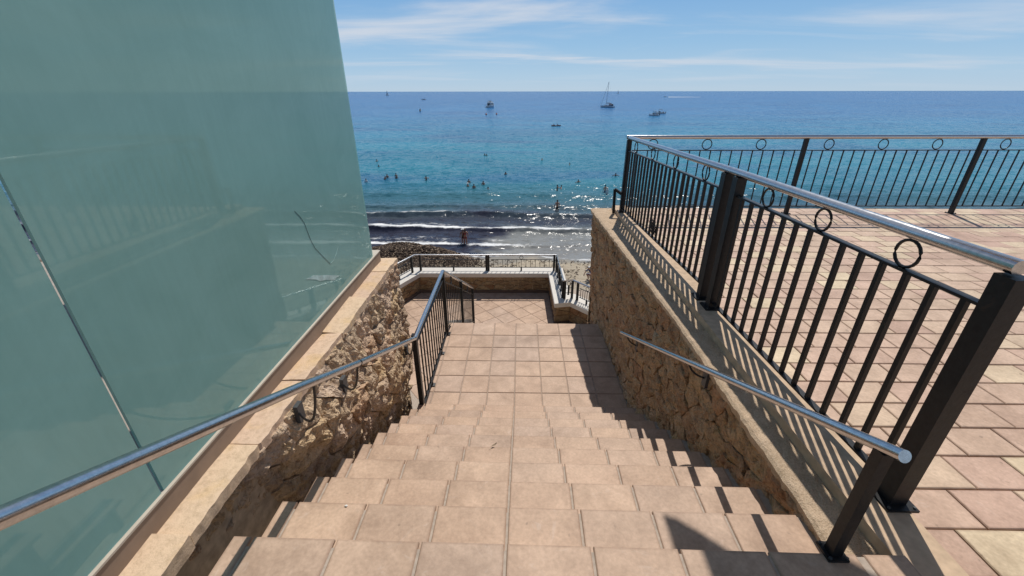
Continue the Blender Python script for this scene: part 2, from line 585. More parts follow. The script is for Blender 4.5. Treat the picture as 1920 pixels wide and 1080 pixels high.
def thing(name, label, cat, loc=(0, 0, 0), rz=0.0, group=None):
    o = bpy.data.objects.new(name, None)
    o.empty_display_size = 0.2
    C.objects.link(o)
    o.location = loc
    o.rotation_euler = (0, 0, rz)
    return tag(o, label, cat, group)


def copy_tree(o, parent=None):
    c_ = o.copy()
    C.objects.link(c_)
    c_.parent = parent
    for ch in list(o.children):
        copy_tree(ch, c_)
    return c_


# 2-D numpy gradient noise
_perm = rng.permutation(512)
_gx = np.cos(np.arange(512) * 2.399963)
_gy = np.sin(np.arange(512) * 2.399963)


def gn(x, y):
    x = np.asarray(x, float)
    y = np.asarray(y, float)
    xi = np.floor(x).astype(int)
    yi = np.floor(y).astype(int)
    xf = x - xi
    yf = y - yi

    def g(ix, iy, fx, fy):
        h = _perm[(_perm[ix & 511] + iy) & 511]
        return _gx[h] * fx + _gy[h] * fy
    u = xf * xf * xf * (xf * (xf * 6 - 15) + 10)
    w = yf * yf * yf * (yf * (yf * 6 - 15) + 10)
    a = g(xi, yi, xf, yf)
    b_ = g(xi + 1, yi, xf - 1, yf)
    c_ = g(xi, yi + 1, xf, yf - 1)
    d = g(xi + 1, yi + 1, xf - 1, yf - 1)
    return (a * (1 - u) + b_ * u) * (1 - w) + (c_ * (1 - u) + d * u) * w * 1.0


def fbm(x, y, o=4, g=0.5):
    s = 0
    a = 1.0
    for i in range(o):
        s = s + a * gn(x * 2 ** i + 17.3 * i, y * 2 ** i + 5.1 * i)
        a *= g
    return s


# ------------------------------------------------------------------ stones
def clip(poly, px, py, nx, ny):
    """keep the side where (p - P).n <= 0"""
    out = []
    k = len(poly)
    for i in range(k):
        a = poly[i]
        b_ = poly[(i + 1) % k]
        da = (a[0] - px) * nx + (a[1] - py) * ny
        db = (b_[0] - px) * nx + (b_[1] - py) * ny
        if da <= 0:
            out.append(a)
        if (da < 0 < db) or (db < 0 < da):
            tt = da / (da - db)
            out.append((a[0] + (b_[0] - a[0]) * tt, a[1] + (b_[1] - a[1]) * tt))
    return out


def cells(u0, u1, v0, v1, su, sv, jit=0.42, seed=1):
    R = random.Random(seed)
    sites = []
    nv = max(1, round((v1 - v0) / sv))
    nu = max(1, round((u1 - u0) / su))
    for j in range(nv):
        for i in range(nu):
            sites.append((u0 + (i + 0.5 + R.uniform(-jit, jit) + 0.5 * (j % 2) - 0.25) * (u1 - u0) / nu,
                          v0 + (j + 0.5 + R.uniform(-jit, jit)) * (v1 - v0) / nv))
    asp = su / sv
    polys = []
    for i, (a, b_) in enumerate(sites):
        poly = [(u0, v0), (u1, v0), (u1, v1), (u0, v1)]
        for j, (c_, d) in enumerate(sites):
            if i == j or abs(c_ - a) > 3.2 * su or abs(d - b_) > 3.2 * sv:
                continue
            nx = (c_ - a)
            ny = (d - b_) * asp * asp
            poly = clip(poly, (a + c_) / 2, (b_ + d) / 2, nx, ny)
            if len(poly) < 3:
                break
        if len(poly) >= 3:
            polys.append(poly)
    return polys


def resample(poly, n):
    L = []
    k = len(poly)
    for i in range(k):
        L.append(math.dist(poly[i], poly[(i + 1) % k]))
    T = sum(L)
    out = []
    for q in range(n):
        s = T * q / n
        i = 0
        while s > L[i] and i < k - 1:
            s -= L[i]
            i += 1
        tt = s / max(L[i], 1e-9)
        a = poly[i]
        b_ = poly[(i + 1) % k]
        out.append((a[0] + (b_[0] - a[0]) * tt, a[1] + (b_[1] - a[1]) * tt))
    return out


def stone(name, poly, P, mtl, parent, gap=0.012, dome=0.04, rough=0.02, n=18, rings=(1.0, 0.93, 0.78, 0.5), freq=14.0, seed=0, flat=True):
    """rough stone over the 2-D outline; P(u, v, d) puts it on its wall, d outwards"""
    cx_ = sum(p[0] for p in poly) / len(poly)
    cy_ = sum(p[1] for p in poly) / len(poly)
    size = max(max(abs(p[0] - cx_), abs(p[1] - cy_)) for p in poly)
    if size < 0.02:
        return None
    pts = resample(poly, n)
    pp = []
    for (a, b_) in pts:
        dx, dy = a - cx_, b_ - cy_
        r_ = math.hypot(dx, dy) or 1e-6
        j = noise.noise(Vector((a * 11, b_ * 11, seed * 3.3))) * 0.18 * gap / 0.012 * 0.03
        k_ = max(0.2, (r_ - gap / 2 - abs(j)) / r_)
        pp.append((cx_ + dx * k_, cy_ + dy * k_))
    tilt = (random.uniform(-0.25, 0.25), random.uniform(-0.25, 0.25))
    vs = []
    prof = [(1.0, -0.06)]
    for s in rings:
        prof.append((s, dome * math.sqrt(max(0, 1 - (s * 0.97) ** 2))))
    for s, d in prof:
        for (a, b_) in pp:
            x = cx_ + (a - cx_) * s
            y = cy_ + (b_ - cy_) * s
            dd = d
            if d > -0.05:
                q = Vector((x * freq, y * freq, seed * 1.7))
                vd = noise.voronoi(q * 0.55)[0]
                dd += rough * (noise.fractal(q, 0.8, 2.2, 5) * 0.55 + 0.75 * min(0.35, vd[1] - vd[0]) + 0.25 * (0.5 - vd[0]) + 0.1) + ((x - cx_) * tilt[0] + (y - cy_) * tilt[1]) * 0.35
            vs.append(P(x, y, dd))
    vs.append(P(cx_, cy_, dome + rough * noise.fractal(Vector((cx_ * freq, cy_ * freq, seed * 1.7)), 0.9, 2.1, 4)))
    fs = []
    k = len(prof)
    for i in range(k - 1):
        for j in range(n):
            j2 = (j + 1) % n
            fs.append((i * n + j, i * n + j2, (i + 1) * n + j2, (i + 1) * n + j))
    for j in range(n):
        fs.append(((k - 1) * n + j, (k - 1) * n + (j + 1) % n, k * n))
    mb = MB()
    mb.add(vs, fs)
    o = mb.build(name, mtl, parent, smooth=not flat)
    return o


# ------------------------------------------------------------------ tiles
_tc = {}


def tile_mesh(w, d, h, mtl, bv=0.004):
    key = (round(w, 3), round(d, 3), h, mtl)
    if key in _tc:
        return _tc[key]
    mb = MB()
    vs = []
    for (ins, z) in ((0, -h), (0, -bv), (bv, 0), (bv + 0.009, 0)):
        for sx, sy in ((-1, -1), (1, -1), (1, 1), (-1, 1)):
            vs.append((sx * (w / 2 - ins), sy * (d / 2 - ins), z))
    fs = [(3, 2, 1, 0), (12, 13, 14, 15)]
    for i in range(3):
        for j in range(4):
            j2 = (j + 1) % 4
            fs.append((i * 4 + j, i * 4 + j2, i * 4 + 4 + j2, i * 4 + 4 + j))
    mb.add(vs, fs)
    me = mb.mesh('tile', mtl)
    at_ = me.attributes.new('edge', 'FLOAT', 'POINT')
    at_.data.foreach_set('value', [1.0] * 12 + [0.0] * 4)
    _tc[key] = me
    return me


def put_tile(name, x0, x1, y0, y1, z, mtl, parent, rz=0.0, h=0.016, tiltz=0.0012):
    o = link(name, tile_mesh(x1 - x0, y1 - y0, h, mtl), parent)
    o.location = Vector(((x0 + x1) / 2, (y0 + y1) / 2, z + random.uniform(-0.0008, 0.0008))) - wloc(parent)
    o.rotation_euler = (random.uniform(-tiltz, tiltz), random.uniform(-tiltz, tiltz), rz + random.uniform(-0.002, 0.002))
    return o


# ------------------------------------------------------------------ stairs, landing, lower floor
Y0, Z0, RUN, RISE = 1.031, -1.588, 0.29, 0.1763
ZL, YL0, YL1 = -3.351, Y0 + 9 * RUN, 5.768
XL, XR = -1.125, 1.31
TP = 0.333
XJ = -0.048
ZLOW = -5.2
SKEW = -0.012

prof = [(-3.0, Z0)]
z = Z0
for k in range(10):
    yk = Y0 + RUN * k
    prof += [(yk - 0.02, Z0 - RISE * k), (yk - 0.02, Z0 - RISE * (k + 1))]
prof += [(YL1 - 0.02, ZL)]
for j in range(11):
    yj = YL1 + 0.29 * j - 0.02
    zj = ZL - (ZL - ZLOW) / 11 * (j + 1)
    prof += [(yj, zj)] if j == 10 else [(yj, zj), (yj + 0.29, zj)]
prof = [(y, zz - 0.006) for y, zz in prof]
prof[-1] = (prof[-1][0], ZLOW - 0.3)
mb = MB()
foot = [(prof[-1][0], -6.2), (-3.0, -6.2)]
ring_ = prof + foot
nR = len(ring_)
vs = [(XL + 0.012, y, zz) for y, zz in ring_] + [(XR + 0.16, y, zz) for y, zz in ring_]
fs = [(i, (i + 1) % nR, nR + (i + 1) % nR, nR + i) for i in range(nR)]
fs += [tuple(range(nR - 1, -1, -1)), tuple(range(nR, 2 * nR))]
mb.add(vs, fs)
stairs = tag(mb.build('staircase', 'grout'), kind='structure')

xs = [XL] + [XJ + TP * n for n in range(-3, 5)]
xs = [x for x in xs if x < XR] + [XR]
GAP = 0.011


def tile_row(y0, y1, z, parent, skew=0.0, gap=GAP, rgap=0.004):
    for a, b_ in zip(xs[:-1], xs[1:]):
        if b_ - a < 0.03:
            continue
        g0 = 0 if a == XL else gap / 2
        o = put_tile('tile', a + g0, b_ - gap / 2, y0 + rgap / 2, y1 - rgap / 2, z, 'tile', parent)
        o.location.y += skew * (a + b_) / 2
        if skew:
            o.rotation_euler.z += skew


for k in range(10):
    yk = Y0 + RUN * k
    zk = Z0 - RISE * k
    tile_row(yk - RUN - 0.02 if k == 0 else yk - RUN - 0.018, yk + 0.004, zk, stairs, SKEW, rgap=0.0)
for i in range(3):
    tile_row(Y0 - RUN - 0.03 - TP * (i + 1), Y0 - RUN - 0.03 - TP * i, Z0, stairs, rgap=GAP)
    put_tile('tile', XR, 1.468, Y0 - RUN - 0.03 - TP * (i + 1) + GAP / 2, Y0 - RUN - 0.03 - TP * i - GAP / 2, Z0, 'tile', stairs)
put_tile('tile', XR, 1.468, Y0 - RUN - 0.035, Y0 - 0.012, Z0, 'tile', stairs)
ys = [YL0 - 0.016, 3.738] + [3.738 + TP * i for i in range(1, 7)]
ys[-1] = YL1 + 0.004
for a, b_ in zip(ys[:-1], ys[1:]):
    tile_row(a, b_, ZL, stairs, gap=0.006, rgap=0.006)

# lower floor with diagonal tiles
mb = MB()
mb.prism([(-4.9, 2.0), (2.4, 2.0), (2.4, 10.9), (-4.9, 10.9)], -6.4, ZLOW - 0.006)
lowf = tag(mb.build('lower_terrace_floor', 'grout'), kind='structure')
D = 0.42
ang = math.radians(38)
for i in range(-20, 40):
    for j in range(-30, 30):
        x = (i * math.cos(ang) - j * math.sin(ang)) * D - 1.0
        y = (i * math.sin(ang) + j * math.cos(ang)) * D + 6.0
        if -3.6 < x < 1.05 and 6.2 < y < 10.85 and not (-1.1 < x < 1.1 and y < 8.6):
            if x < -2.81 - (10.68 - y) * 0.46 - 0.25:
                continue
            o = put_tile('tile', x - D / 2 + 0.003, x + D / 2 - 0.003, y - D / 2 + 0.003, y + D / 2 - 0.003, ZLOW, 'tile', lowf, ang)

# ------------------------------------------------------------------ left wall
ZT = -1.65


def left_face(y, z):
    zb = Z0 - RISE / RUN * (min(max(y, Y0), YL0) - Y0) + 0.34 + 0.08 * math.sin(y * 2.3)
    lean = float(np.interp(y, [1.0, 1.8, 3.0, 3.8, 4.25], [0.36, 0.34, 0.17, 0.09, 0.05]))
    if z > zb:
        return -1.385 + lean * (ZT - z)
    return -1.385 + lean * max(0, ZT - zb) - 0.16 * min(0.7, zb - z)


mb = MB()
YE = 4.25
mb.add([(-1.95, -2.5, -6.2), (-1.5, -2.5, -6.2), (-1.5, YE - 0.03, -6.2), (-1.95, YE - 0.03, -6.2),
        (-1.95, -2.5, ZT - 0.05), (-1.43, -2.5, ZT - 0.05), (-1.43, YE - 0.03, ZT - 0.05), (-1.95, YE - 0.03, ZT - 0.05)],
       [(0, 3, 2, 1), (4, 5, 6, 7), (0, 1, 5, 4), (1, 2, 6, 5), (2, 3, 7, 6), (3, 0, 4, 7)])
lwall = tag(mb.build('stone_retaining_wall', 'mortar'), 'sunlit rough ochre stone wall under the green glass screen beside the steps', 'wall')


def PL(u, v, d):
    return (left_face(u, v) + d * 1.0, u, v)


si = 0
for poly in cells(0.75, YE, -3.95, ZT - 0.045, 0.30, 0.24, 0.46, 5):
    si += 1
    stone('stone', poly, PL, 'stone_warm', lwall, gap=0.008, dome=random.uniform(0.0, 0.028), rough=0.062, n=46,
          rings=(1.0, 0.97, 0.92, 0.86, 0.79, 0.71, 0.63, 0.54, 0.45, 0.36, 0.26, 0.14), freq=11.0, seed=si)


def PLE(u, v, d):
    return (u, YE + d - 0.02, v)


for poly in cells(-1.95, -1.385, -4.8, ZT - 0.055, 0.26, 0.22, 0.4, 9):
    si += 1
    stone('stone', poly, PLE, 'stone_warm', lwall, gap=0.016, dome=0.03, rough=0.02, n=18, freq=10.0, seed=si)
# coping slabs
yy = -1.4
while yy < YE + 0.02:
    ln = random.uniform(0.34, 0.62)
    y1 = min(yy + ln, YE + 0.035)
    if YE - y1 < 0.15:
        y1 = YE + 0.035
    xe = -1.348 + random.uniform(-0.006, 0.006)
    e2 = random.uniform(-0.006, 0.006)
    mid = [(xe + random.uniform(-0.007, 0.006), yy + (y1 - yy) * tt) for tt in (0.07, 0.15, 0.24, 0.32, 0.41, 0.5, 0.59, 0.68, 0.77, 0.85, 0.93)]
    poly = [(-1.75, yy)] + [(xe + e2, yy)] + mid + [(xe, y1), (-1.75, y1)]
    si += 1
    stone('coping_stone', poly, lambda u, v, d: (u, v, ZT - 0.012 + d), 'coping_cream', lwall, gap=0.005, dome=0.004, rough=0.0045, n=90,
          rings=(1.0, 0.99, 0.97, 0.93, 0.8, 0.6, 0.35), freq=6.0, seed=si, flat=False)
    yy = y1
# gully between the wall and the steps
mb = MB()
mb.add([(-1.7, -1, Z0 - 0.3), (XL + 0.02, -1, Z0 - 0.3), (XL + 0.02, Y0, Z0 - 0.5), (-1.7, Y0, Z0 - 0.5),
        (XL + 0.02, YL0, ZL - 0.5), (-1.7, YL0, ZL - 0.5), (XL + 0.02, YL0 + 0.1, ZLOW - 0.2), (-1.7, YL0 + 0.1, ZLOW - 0.2)],
       [(0, 1, 2, 3), (3, 2, 4, 5), (5, 4, 6, 7)])
tag(mb.build('gutter', 'concrete'), kind='structure')

# ------------------------------------------------------------------ green glass screen
gs = thing('glass_screen', 'tall green frosted glass screen with a rounded end above the ochre stone wall', 'glass screen', (-1.6, 3.9, ZT))
mb = MB()
mb.box((-1.71, -1.5, ZT - 0.02), (-1.502, 4.18, ZT + 0.10))
pl = mb.build('plinth', 'plinth', gs)
mb = MB()
mb.box((-1.70, -1.5, ZT + 0.10), (-1.496, 4.187, ZT + 0.11))
mb.build('cap_strip', 'plinth_cap', pl)
GX, GY, GR = -1.512, 3.96, 0.22
line = [(GX, GY - 2.75 + i * 0.25) for i in range(11)] + [(GX - GR + GR * math.cos(a), GY + GR * math.sin(a)) for a in [math.pi / 2 * i / 24 for i in range(25)]]
line += [(GX - GR - 0.4 * i, GY + GR) for i in range(1, 6)]


def sheet(path, thick, z0, z1):
    inner = []
    k = len(path)
    for i, p in enumerate(path):
        a = path[max(0, i - 1)]
        b2 = path[min(k - 1, i + 1)]
        dx, dy = b2[0] - a[0], b2[1] - a[1]
        l = math.hypot(dx, dy)
        inner.append((p[0] - dy / l * thick, p[1] + dx / l * thick))
    mb_ = MB()
    vs_ = []
    for p, q in zip(path, inner):
        vs_ += [(p[0], p[1], z0), (p[0], p[1], z1), (q[0], q[1], z1), (q[0], q[1], z0)]
    fs_ = []
    for i in range(k - 1):
        for j in range(4):
            j2 = (j + 1) % 4
            fs_.append((i * 4 + j, (i + 1) * 4 + j, (i + 1) * 4 + j2, i * 4 + j2))
    fs_ += [(0, 1, 2, 3), ((k - 1) * 4 + 3, (k - 1) * 4 + 2, (k - 1) * 4 + 1, (k - 1) * 4)]
    return mb_.add(vs_, fs_)


sheet(line, 0.012, ZT + 0.11, 1.3).build('glass_panel', 'green_glass', gs, smooth=True)
sheet([(GX, -1.4 + i * 0.25) for i in range(10)] + [(GX, 1.195)], 0.012, ZT + 0.11, 1.3).build('glass_panel', 'green_glass', gs, smooth=True)
# thin pale patch on the pane
pts = [on_x(u, v, GX) for u, v in ((572, 523), (582, 519), (587, 515.5), (600, 516), (612, 515), (637, 516.5), (630, 520), (626, 524.5), (612, 524), (600, 526.5), (590, 523.5))]
mb = MB()
n_ = len(pts)
mb.add([(GX + 0.0015, p.y, p.z) for p in pts] + [(GX + 0.0003, p.y, p.z) for p in pts],
       [tuple(range(n_))] + [(i, n_ + i, n_ + (i + 1) % n_, (i + 1) % n_) for i in range(n_)])
mb.build('pane_patch', 'pane_pale', gs)
pts = [on_x(u, v, GX + 0.001) for u, v in ((552, 395), (561, 404), (570, 417), (576, 433), (582, 449), (590, 464), (600, 475), (611, 486), (619, 494))]
MB().tube(pts, 0.0013, 5).build('pane_line', 'pane_line', gs)  # thin dark curved line on the pane
pts = [on_x(u, v, GX + 0.001) for u, v in ((619, 494), (625, 488), (630, 475), (634, 462))]
MB().tube(pts, 0.0009, 5).build('pane_line', 'pane_pale', gs)  # finer pale line carrying on from its end

# ground behind the glass: the neighbour's terrace
mb = MB()
mb.box((-30, -12, -13.5), (-1.96, YE - 0.04, ZT - 0.06))
tag(mb.build('upper_terrace_left', 'concrete'), kind='structure')

# ------------------------------------------------------------------ right wall
def right_face(y, z):
    return 1.325 - 0.042 * max(0, y - 3.0) - 0.06 * (z + 1.7) * min(1.0, max(0.0, (y - 3.0) / 3.6))


YRE = 6.6
mb = MB()
vs = []
for z_ in (-6.2, -1.75):
    vs += [(right_face(-2.5, z_) + 0.03, -2.5, z_), (1.95, -2.5, z_), (1.95, YRE - 0.03, z_), (right_face(YRE, z_) + 0.03, YRE - 0.03, z_), (right_face(3.0, z_) + 0.03, 3.0, z_)]
mb.add(vs, [(4, 3, 2, 1, 0), (5, 6, 7, 8, 9)] + [(i, (i + 1) % 5, 5 + (i + 1) % 5, 5 + i) for i in range(5)])
rwall = tag(mb.build('stone_side_wall', 'mortar'), 'shaded brown rubble stone wall below the black terrace railing', 'wall')


def PR(u, v, d):
    return (right_face(u, v) - d, u, v)


for poly in cells(0.9, YRE, -3.75, -1.755, 0.20, 0.15, 0.45, 21):
    si += 1
    # the mirrored face turns the outline round so that it looks outwards
    stone('stone', poly[::-1], PR, 'stone_brown', rwall, gap=0.005, dome=random.uniform(0.005, 0.025), rough=0.034, n=20,
          rings=(1.0, 0.94, 0.82, 0.64, 0.44, 0.22), freq=13.0, seed=si)
for poly in cells(right_face(YRE, -3) - 0.02, 1.95, -5.3, -1.755, 0.2, 0.16, 0.42, 23):
    si += 1
    stone('stone', poly[::-1], lambda u, v, d: (u, YRE - 0.02 + d, v), 'stone_brown', rwall, gap=0.012, dome=0.03, rough=0.02, n=14, freq=11, seed=si)
# gritty coping with a broken edge
ny, nx_ = 260, 12
vs = []
for i in range(ny + 1):
    y = -1.2 + (YRE + 0.05 + 1.2) * i / ny
    for j in range(nx_ + 1):
        tt = j / nx_
        xe = right_face(y, -1.7) - 0.03 + 0.014 * noise.fractal(Vector((y * 9, 3.1, 0)), 0.8, 2, 4)
        x = xe + (1.475 - xe) * tt
        zz = -1.709 + 0.006 * noise.fractal(Vector((x * 22, y * 22, 1)), 0.8, 2, 3) - (0.016 if j == 0 else 0.003 if j == 1 else 0)
        vs.append((x, y, zz))
fs = [(i * (nx_ + 1) + j, i * (nx_ + 1) + j + 1, (i + 1) * (nx_ + 1) + j + 1, (i + 1) * (nx_ + 1) + j) for i in range(ny) for j in range(nx_)]
top = len(vs)
for i in range(ny + 1):
    x, y, zz = vs[i * (nx_ + 1)]
    vs.append((x + 0.01 + 0.012 * noise.noise(Vector((y * 17, 0, 5))), y, -1.772 + 0.012 * noise.noise(Vector((y * 14, 2, 5)))))
fs += [(i * (nx_ + 1), (i + 1) * (nx_ + 1), top + i + 1, top + i) for i in range(ny)]
e0 = ny * (nx_ + 1)
vs += [(1.475, YRE + 0.05, -1.772)]
fs += [tuple([e0 + j for j in range(nx_, -1, -1)][::-1] + [len(vs) - 1, top + ny])]
mb = MB()
mb.add(vs, fs)
mb.build('coping', 'coping_grit', rwall)

# ------------------------------------------------------------------ right terrace
mb = MB()
mb.box((1.65, -12, -13.4), (30, 6.62, -1.706))
terr = tag(mb.build('upper_terrace_right', 'grout'), kind='structure')
mb = MB()
mb.box((1.475, -3.0, -1.8), (1.70, 6.60, -1.65))
tag(mb.build('terrace_kerb', 'curb'), kind='structure')
row = 0
y = 6.60
far_pavers = MB()
while y > -1.6:
    d_ = 0.2
    x = 1.71 + (0.15 if row % 2 else 0.0) - 0.3
    while x < 13.0:
        a, b_ = max(x, 1.705), x + 0.3
        if b_ - a > 0.05:
            if y > 0.3 and x < 5.2 and x < 1.7 + y * 0.85:
                put_tile('paver', a + 0.003, b_ - 0.003, y - d_ + 0.003, y - 0.003, -1.69 + random.uniform(-0.0015, 0.0015), 'paver', terr, 0, 0.02, 0.006)
            else:
                zt = -1.69 + random.uniform(-0.0015, 0.0015)
                far_pavers.box((a + 0.003, y - d_ + 0.003, zt - 0.012), (b_ - 0.003, y - 0.003, zt), random.randrange(3))
        x += 0.3
    y -= d_
    row += 1
tag(far_pavers.build('pavers', ['paver_a', 'paver_b', 'paver_c'], terr), kind='stuff')


# ------------------------------------------------------------------ railings
def rail_section(root, A, B, ztop, zup, zbot, nbars, up, bar_w=0.016, rings=(), ring_r=0.062, rail_w=0.032):
    """upper rail, lower rail, bars and rings between plan points A and B; z values are at A, slope up[z at B - z at A]"""
    A = Vector((A[0], A[1], 0))
    B = Vector((B[0], B[1], 0))
    dz = up

    def at(t_, z_):
        p = A.lerp(B, t_)
        return Vector((p.x, p.y, z_ + dz * t_))
    MB().bar(at(0, zup), at(1, zup), rail_w, 0.012).build('upper_rail', 'black_iron', root)
    MB().bar(at(0, zbot), at(1, zbot), rail_w, 0.012).build('lower_rail', 'black_iron', root)
    for i in range(nbars):
        t_ = (i + 0.5) / nbars
        side = (B - A).normalized()
        MB().bar(at(t_, zbot + 0.006), at(t_, zup - 0.006), bar_w, bar_w, side=side).build('bar', 'black_iron', root)
    ax = (B - A).normalized().cross(Vector((0, 0, 1)))
    for t_ in rings:
        MB().ring(at(t_, (ztop - 0.024 + zup + 0.006) / 2), ax, min(ring_r, (ztop - 0.024 - zup - 0.006) / 2 - 0.004), 0.007).build('ring', 'black_iron', root, smooth=True)


def post(root, x, y, z0, z1, w=0.055, d=None, plate=True, mtl='black_iron'):
    p = MB().bar((x, y, z0), (x, y, z1), w, d or w).build('post', mtl, root)
    if plate:
        MB().box((x - w * 0.95, y - w * 0.95, z0 - 0.002), (x + w * 0.95, y + w * 0.95, z0 + 0.01)).build('base_plate', mtl, p)
        for sx_, sy_ in ((-1, -1), (1, -1), (1, 1), (-1, 1)):
            cxx, cyy = x + sx_ * w * 0.76, y + sy_ * w * 0.76
            MB().tube([(cxx, cyy, z0 + 0.009), (cxx, cyy, z0 + 0.018)], 0.006, 6).build('bolt', 'bracket_iron', p)
    return p


# terrace railing along the right wall
ZF = -1.65
tr = thing('terrace_railing', 'black barred railing with steel handrail and rings standing along the brown rubble wall', 'railing', (1.6, 4.7, ZF))


def fx(y):
    return 1.539 + (6.21 - y) * 0.026


MB().tube([(fx(6.235), 6.235, -0.594), (fx(3.27), 3.27, -0.55), (fx(1.31), 1.31, -0.535)], 0.0275, 14).build('handrail', 'steel', tr, smooth=True)
post(tr, fx(6.21), 6.21, ZF, -0.62, 0.062)
post(tr, fx(3.325), 3.325, ZF, -0.575, 0.072)
post(tr, fx(3.14), 3.14, ZF, -0.575, 0.072)
post(tr, fx(1.31), 1.31, ZF, -0.565, 0.072)
rail_section(tr, (fx(6.17), 6.17), (fx(3.365), 3.365), -0.594, -0.763, -1.60, 23, 0.06, 0.022, rings=[0.115, 0.37, 0.63, 0.88], ring_r=0.075, rail_w=0.036)
rail_section(tr, (fx(3.10), 3.10), (fx(1.35), 1.35), -0.55, -0.705, -1.60, 14, 0.01, 0.022, rings=[0.2, 0.5, 0.8], ring_r=0.072, rail_w=0.036)
mb = MB()
mb.bar((1.44, 6.30, -1.70), (1.425, 6.30, -1.33), 0.037)
mb.bar((1.425, 6.30, -1.33), (fx(6.21), 6.23, -1.40), 0.037)
mb.build('stay', 'black_iron', tr)

fr_ = thing('seaward_railing', 'black barred railing with steel handrail and rings closing the paved terrace towards the sea', 'railing', (4.5, 6.25, ZF))
MB().tube([(1.505, 6.25, -0.589), (9.2, 6.37, -0.589)], 0.0275, 14).build('handrail', 'steel', fr_, smooth=True)
sx = 1.60
for i in range(3):
    x1 = sx + 2.4
    yA, yB = 6.25 + (sx - 1.5) * 0.016, 6.25 + (x1 - 1.5) * 0.016
    rail_section(fr_, (sx, yA), (x1, yB), -0.589, -0.768, -1.575, 16, 0.0, 0.013, rings=[0.12, 0.44, 0.76], ring_r=0.068, rail_w=0.026)
    post(fr_, x1 + 0.05, yB, -1.69, -0.61, 0.05)
    sx = x1 + 0.1

# knot of wire tied to the railing
wk = thing('wire_tangle', 'tangled bundle of wire tied to the bars of the terrace railing', 'wire', (fx(4.72) - 0.02, 4.72, -1.43))
for q in range(5):
    pts = []
    a0 = random.uniform(0, 6)
    for i in range(18):
        a = a0 + i * 0.7
        r_ = 0.05 + 0.02 * math.sin(i * 1.9 + q)
        pts.append((fx(4.72) - 0.025 + 0.025 * math.sin(i * 1.1 + q), 4.72 + r_ * math.cos(a) * (0.9 + 0.2 * q / 5), -1.43 + 1.35 * r_ * math.sin(a + q * 0.4)))
    MB().tube(pts, 0.004, 5).build('strand', 'wire', wk)


def bracket(root, wall_pt, rail_pt, r=0.007, plate=(0.012, 0.03, 0.1), nrm=1):
    """wall plate and curved rod carrying the tube"""
    w = Vector(wall_pt)
    q = Vector(rail_pt)
    b = MB()
    b.box((w.x - plate[0] * 0.5, w.y - plate[1], w.z - plate[2] * 0.6), (w.x + plate[0] * 1.8 * nrm, w.y + plate[1], w.z + plate[2] * 0.6)) if nrm > 0 else \
        b.box((w.x - plate[0] * 1.8, w.y - plate[1], w.z - plate[2] * 0.6), (w.x + plate[0] * 0.5, w.y + plate[1], w.z + plate[2] * 0.6))
    br = b.build('bracket', 'bracket_iron', root)
    pts = []
    ctrl = Vector((q.x * 0.8 + w.x * 0.2, q.y * 0.85 + w.y * 0.15, w.z + 0.2 * (q.z - w.z) - 0.01))
    for i in range(10):
        t_ = i / 9
        pts.append(w * (1 - t_) ** 2 + ctrl * (2 * t_ * (1 - t_)) + (q - Vector((0, 0, 0.018))) * t_ ** 2)
    MB().tube(pts, r, 8).build('bracket_arm', 'black_iron', br, smooth=True)


# handrail on the right wall
rh = thing('wall_handrail', 'steel tube handrail on curved black brackets fixed to the shaded rubble wall', 'handrail', (1.13, 2.8, -2.0))
h0, h1_ = Vector((1.166, 4.074, -2.479)), Vector((1.187, 1.928, -1.475))
h2_ = h1_ + (h1_ - h0) * 0.45
MB().tube([h0, h1_, h2_], 0.021, 14).build('handrail', 'steel', rh, smooth=True)
for yb in (3.84, 2.40):
    t_ = (4.074 - yb) / (4.074 - 1.928)
    q = h0.lerp(h1_, t_)
    bracket(rh, (right_face(yb, q.z) - 0.012, yb - 0.03, q.z - 0.115), q, nrm=-1)

post(rh, h2_.x, h2_.y + 0.06, Z0, h2_.z - 0.04, 0.04)
# left handrail with the landing railing
lh = thing('stair_railing', 'steel handrail and black barred railing along the ochre wall and the landing edge', 'railing', (-1.08, 3.7, ZL))
pL = [Vector((-0.86, -0.3, -0.28)), Vector((-0.95, 1.411, -1.151)), Vector((-1.0, 2.133, -1.534)), Vector((-1.05, 3.56, -2.252))]
MB().tube(pL, 0.021, 14).build('handrail', 'steel', lh, smooth=True)
pE = Vector((-1.09, 5.42, -2.31))
MB().tube([pL[-1] + Vector((0, -0.01, 0)), pE], 0.023, 14).build('handrail', 'steel', lh, smooth=True)
dj = (pL[2] - pL[1]).normalized()
MB().tube([pL[2] - dj * 0.006, pL[2] + dj * 0.006], 0.0225, 14).build('joint_ring', 'rubber_ring', lh)
for (u_, v_, yb) in ((558, 772, 1.55), (642, 720, 2.10), (760, 655, 3.46)):
    i = 1 if yb < 2.133 else 2
    a, b_ = pL[i], pL[i + 1]
    q = a.lerp(b_, (yb - a.y) / (b_.y - a.y))
    w_ = on_x(u_, v_, -1.33)
    for _ in range(4):
        w_ = on_x(u_, v_, left_face(w_.y, w_.z) + 0.045)
    bracket(lh, w_, q, nrm=1)
post(lh, -1.085, 3.66, ZL, -2.27, 0.05)
post(lh, -1.095, 5.42, ZL, -2.33, 0.05)
rail_section(lh, (-1.088, 3.69), (-1.095, 5.39), -2.255, -2.40, ZL + 0.09, 13, -0.03, 0.015, rail_w=0.03)
for yb in (4.2, 4.9):
    MB().box((-1.12, yb - 0.03, ZL), (-1.05, yb + 0.03, ZL + 0.012)).build('foot_plate', 'bracket_iron', lh)
    MB().bar((-1.09, yb, ZL), (-1.09, yb, ZL + 0.09), 0.03).build('foot', 'black_iron', lh)
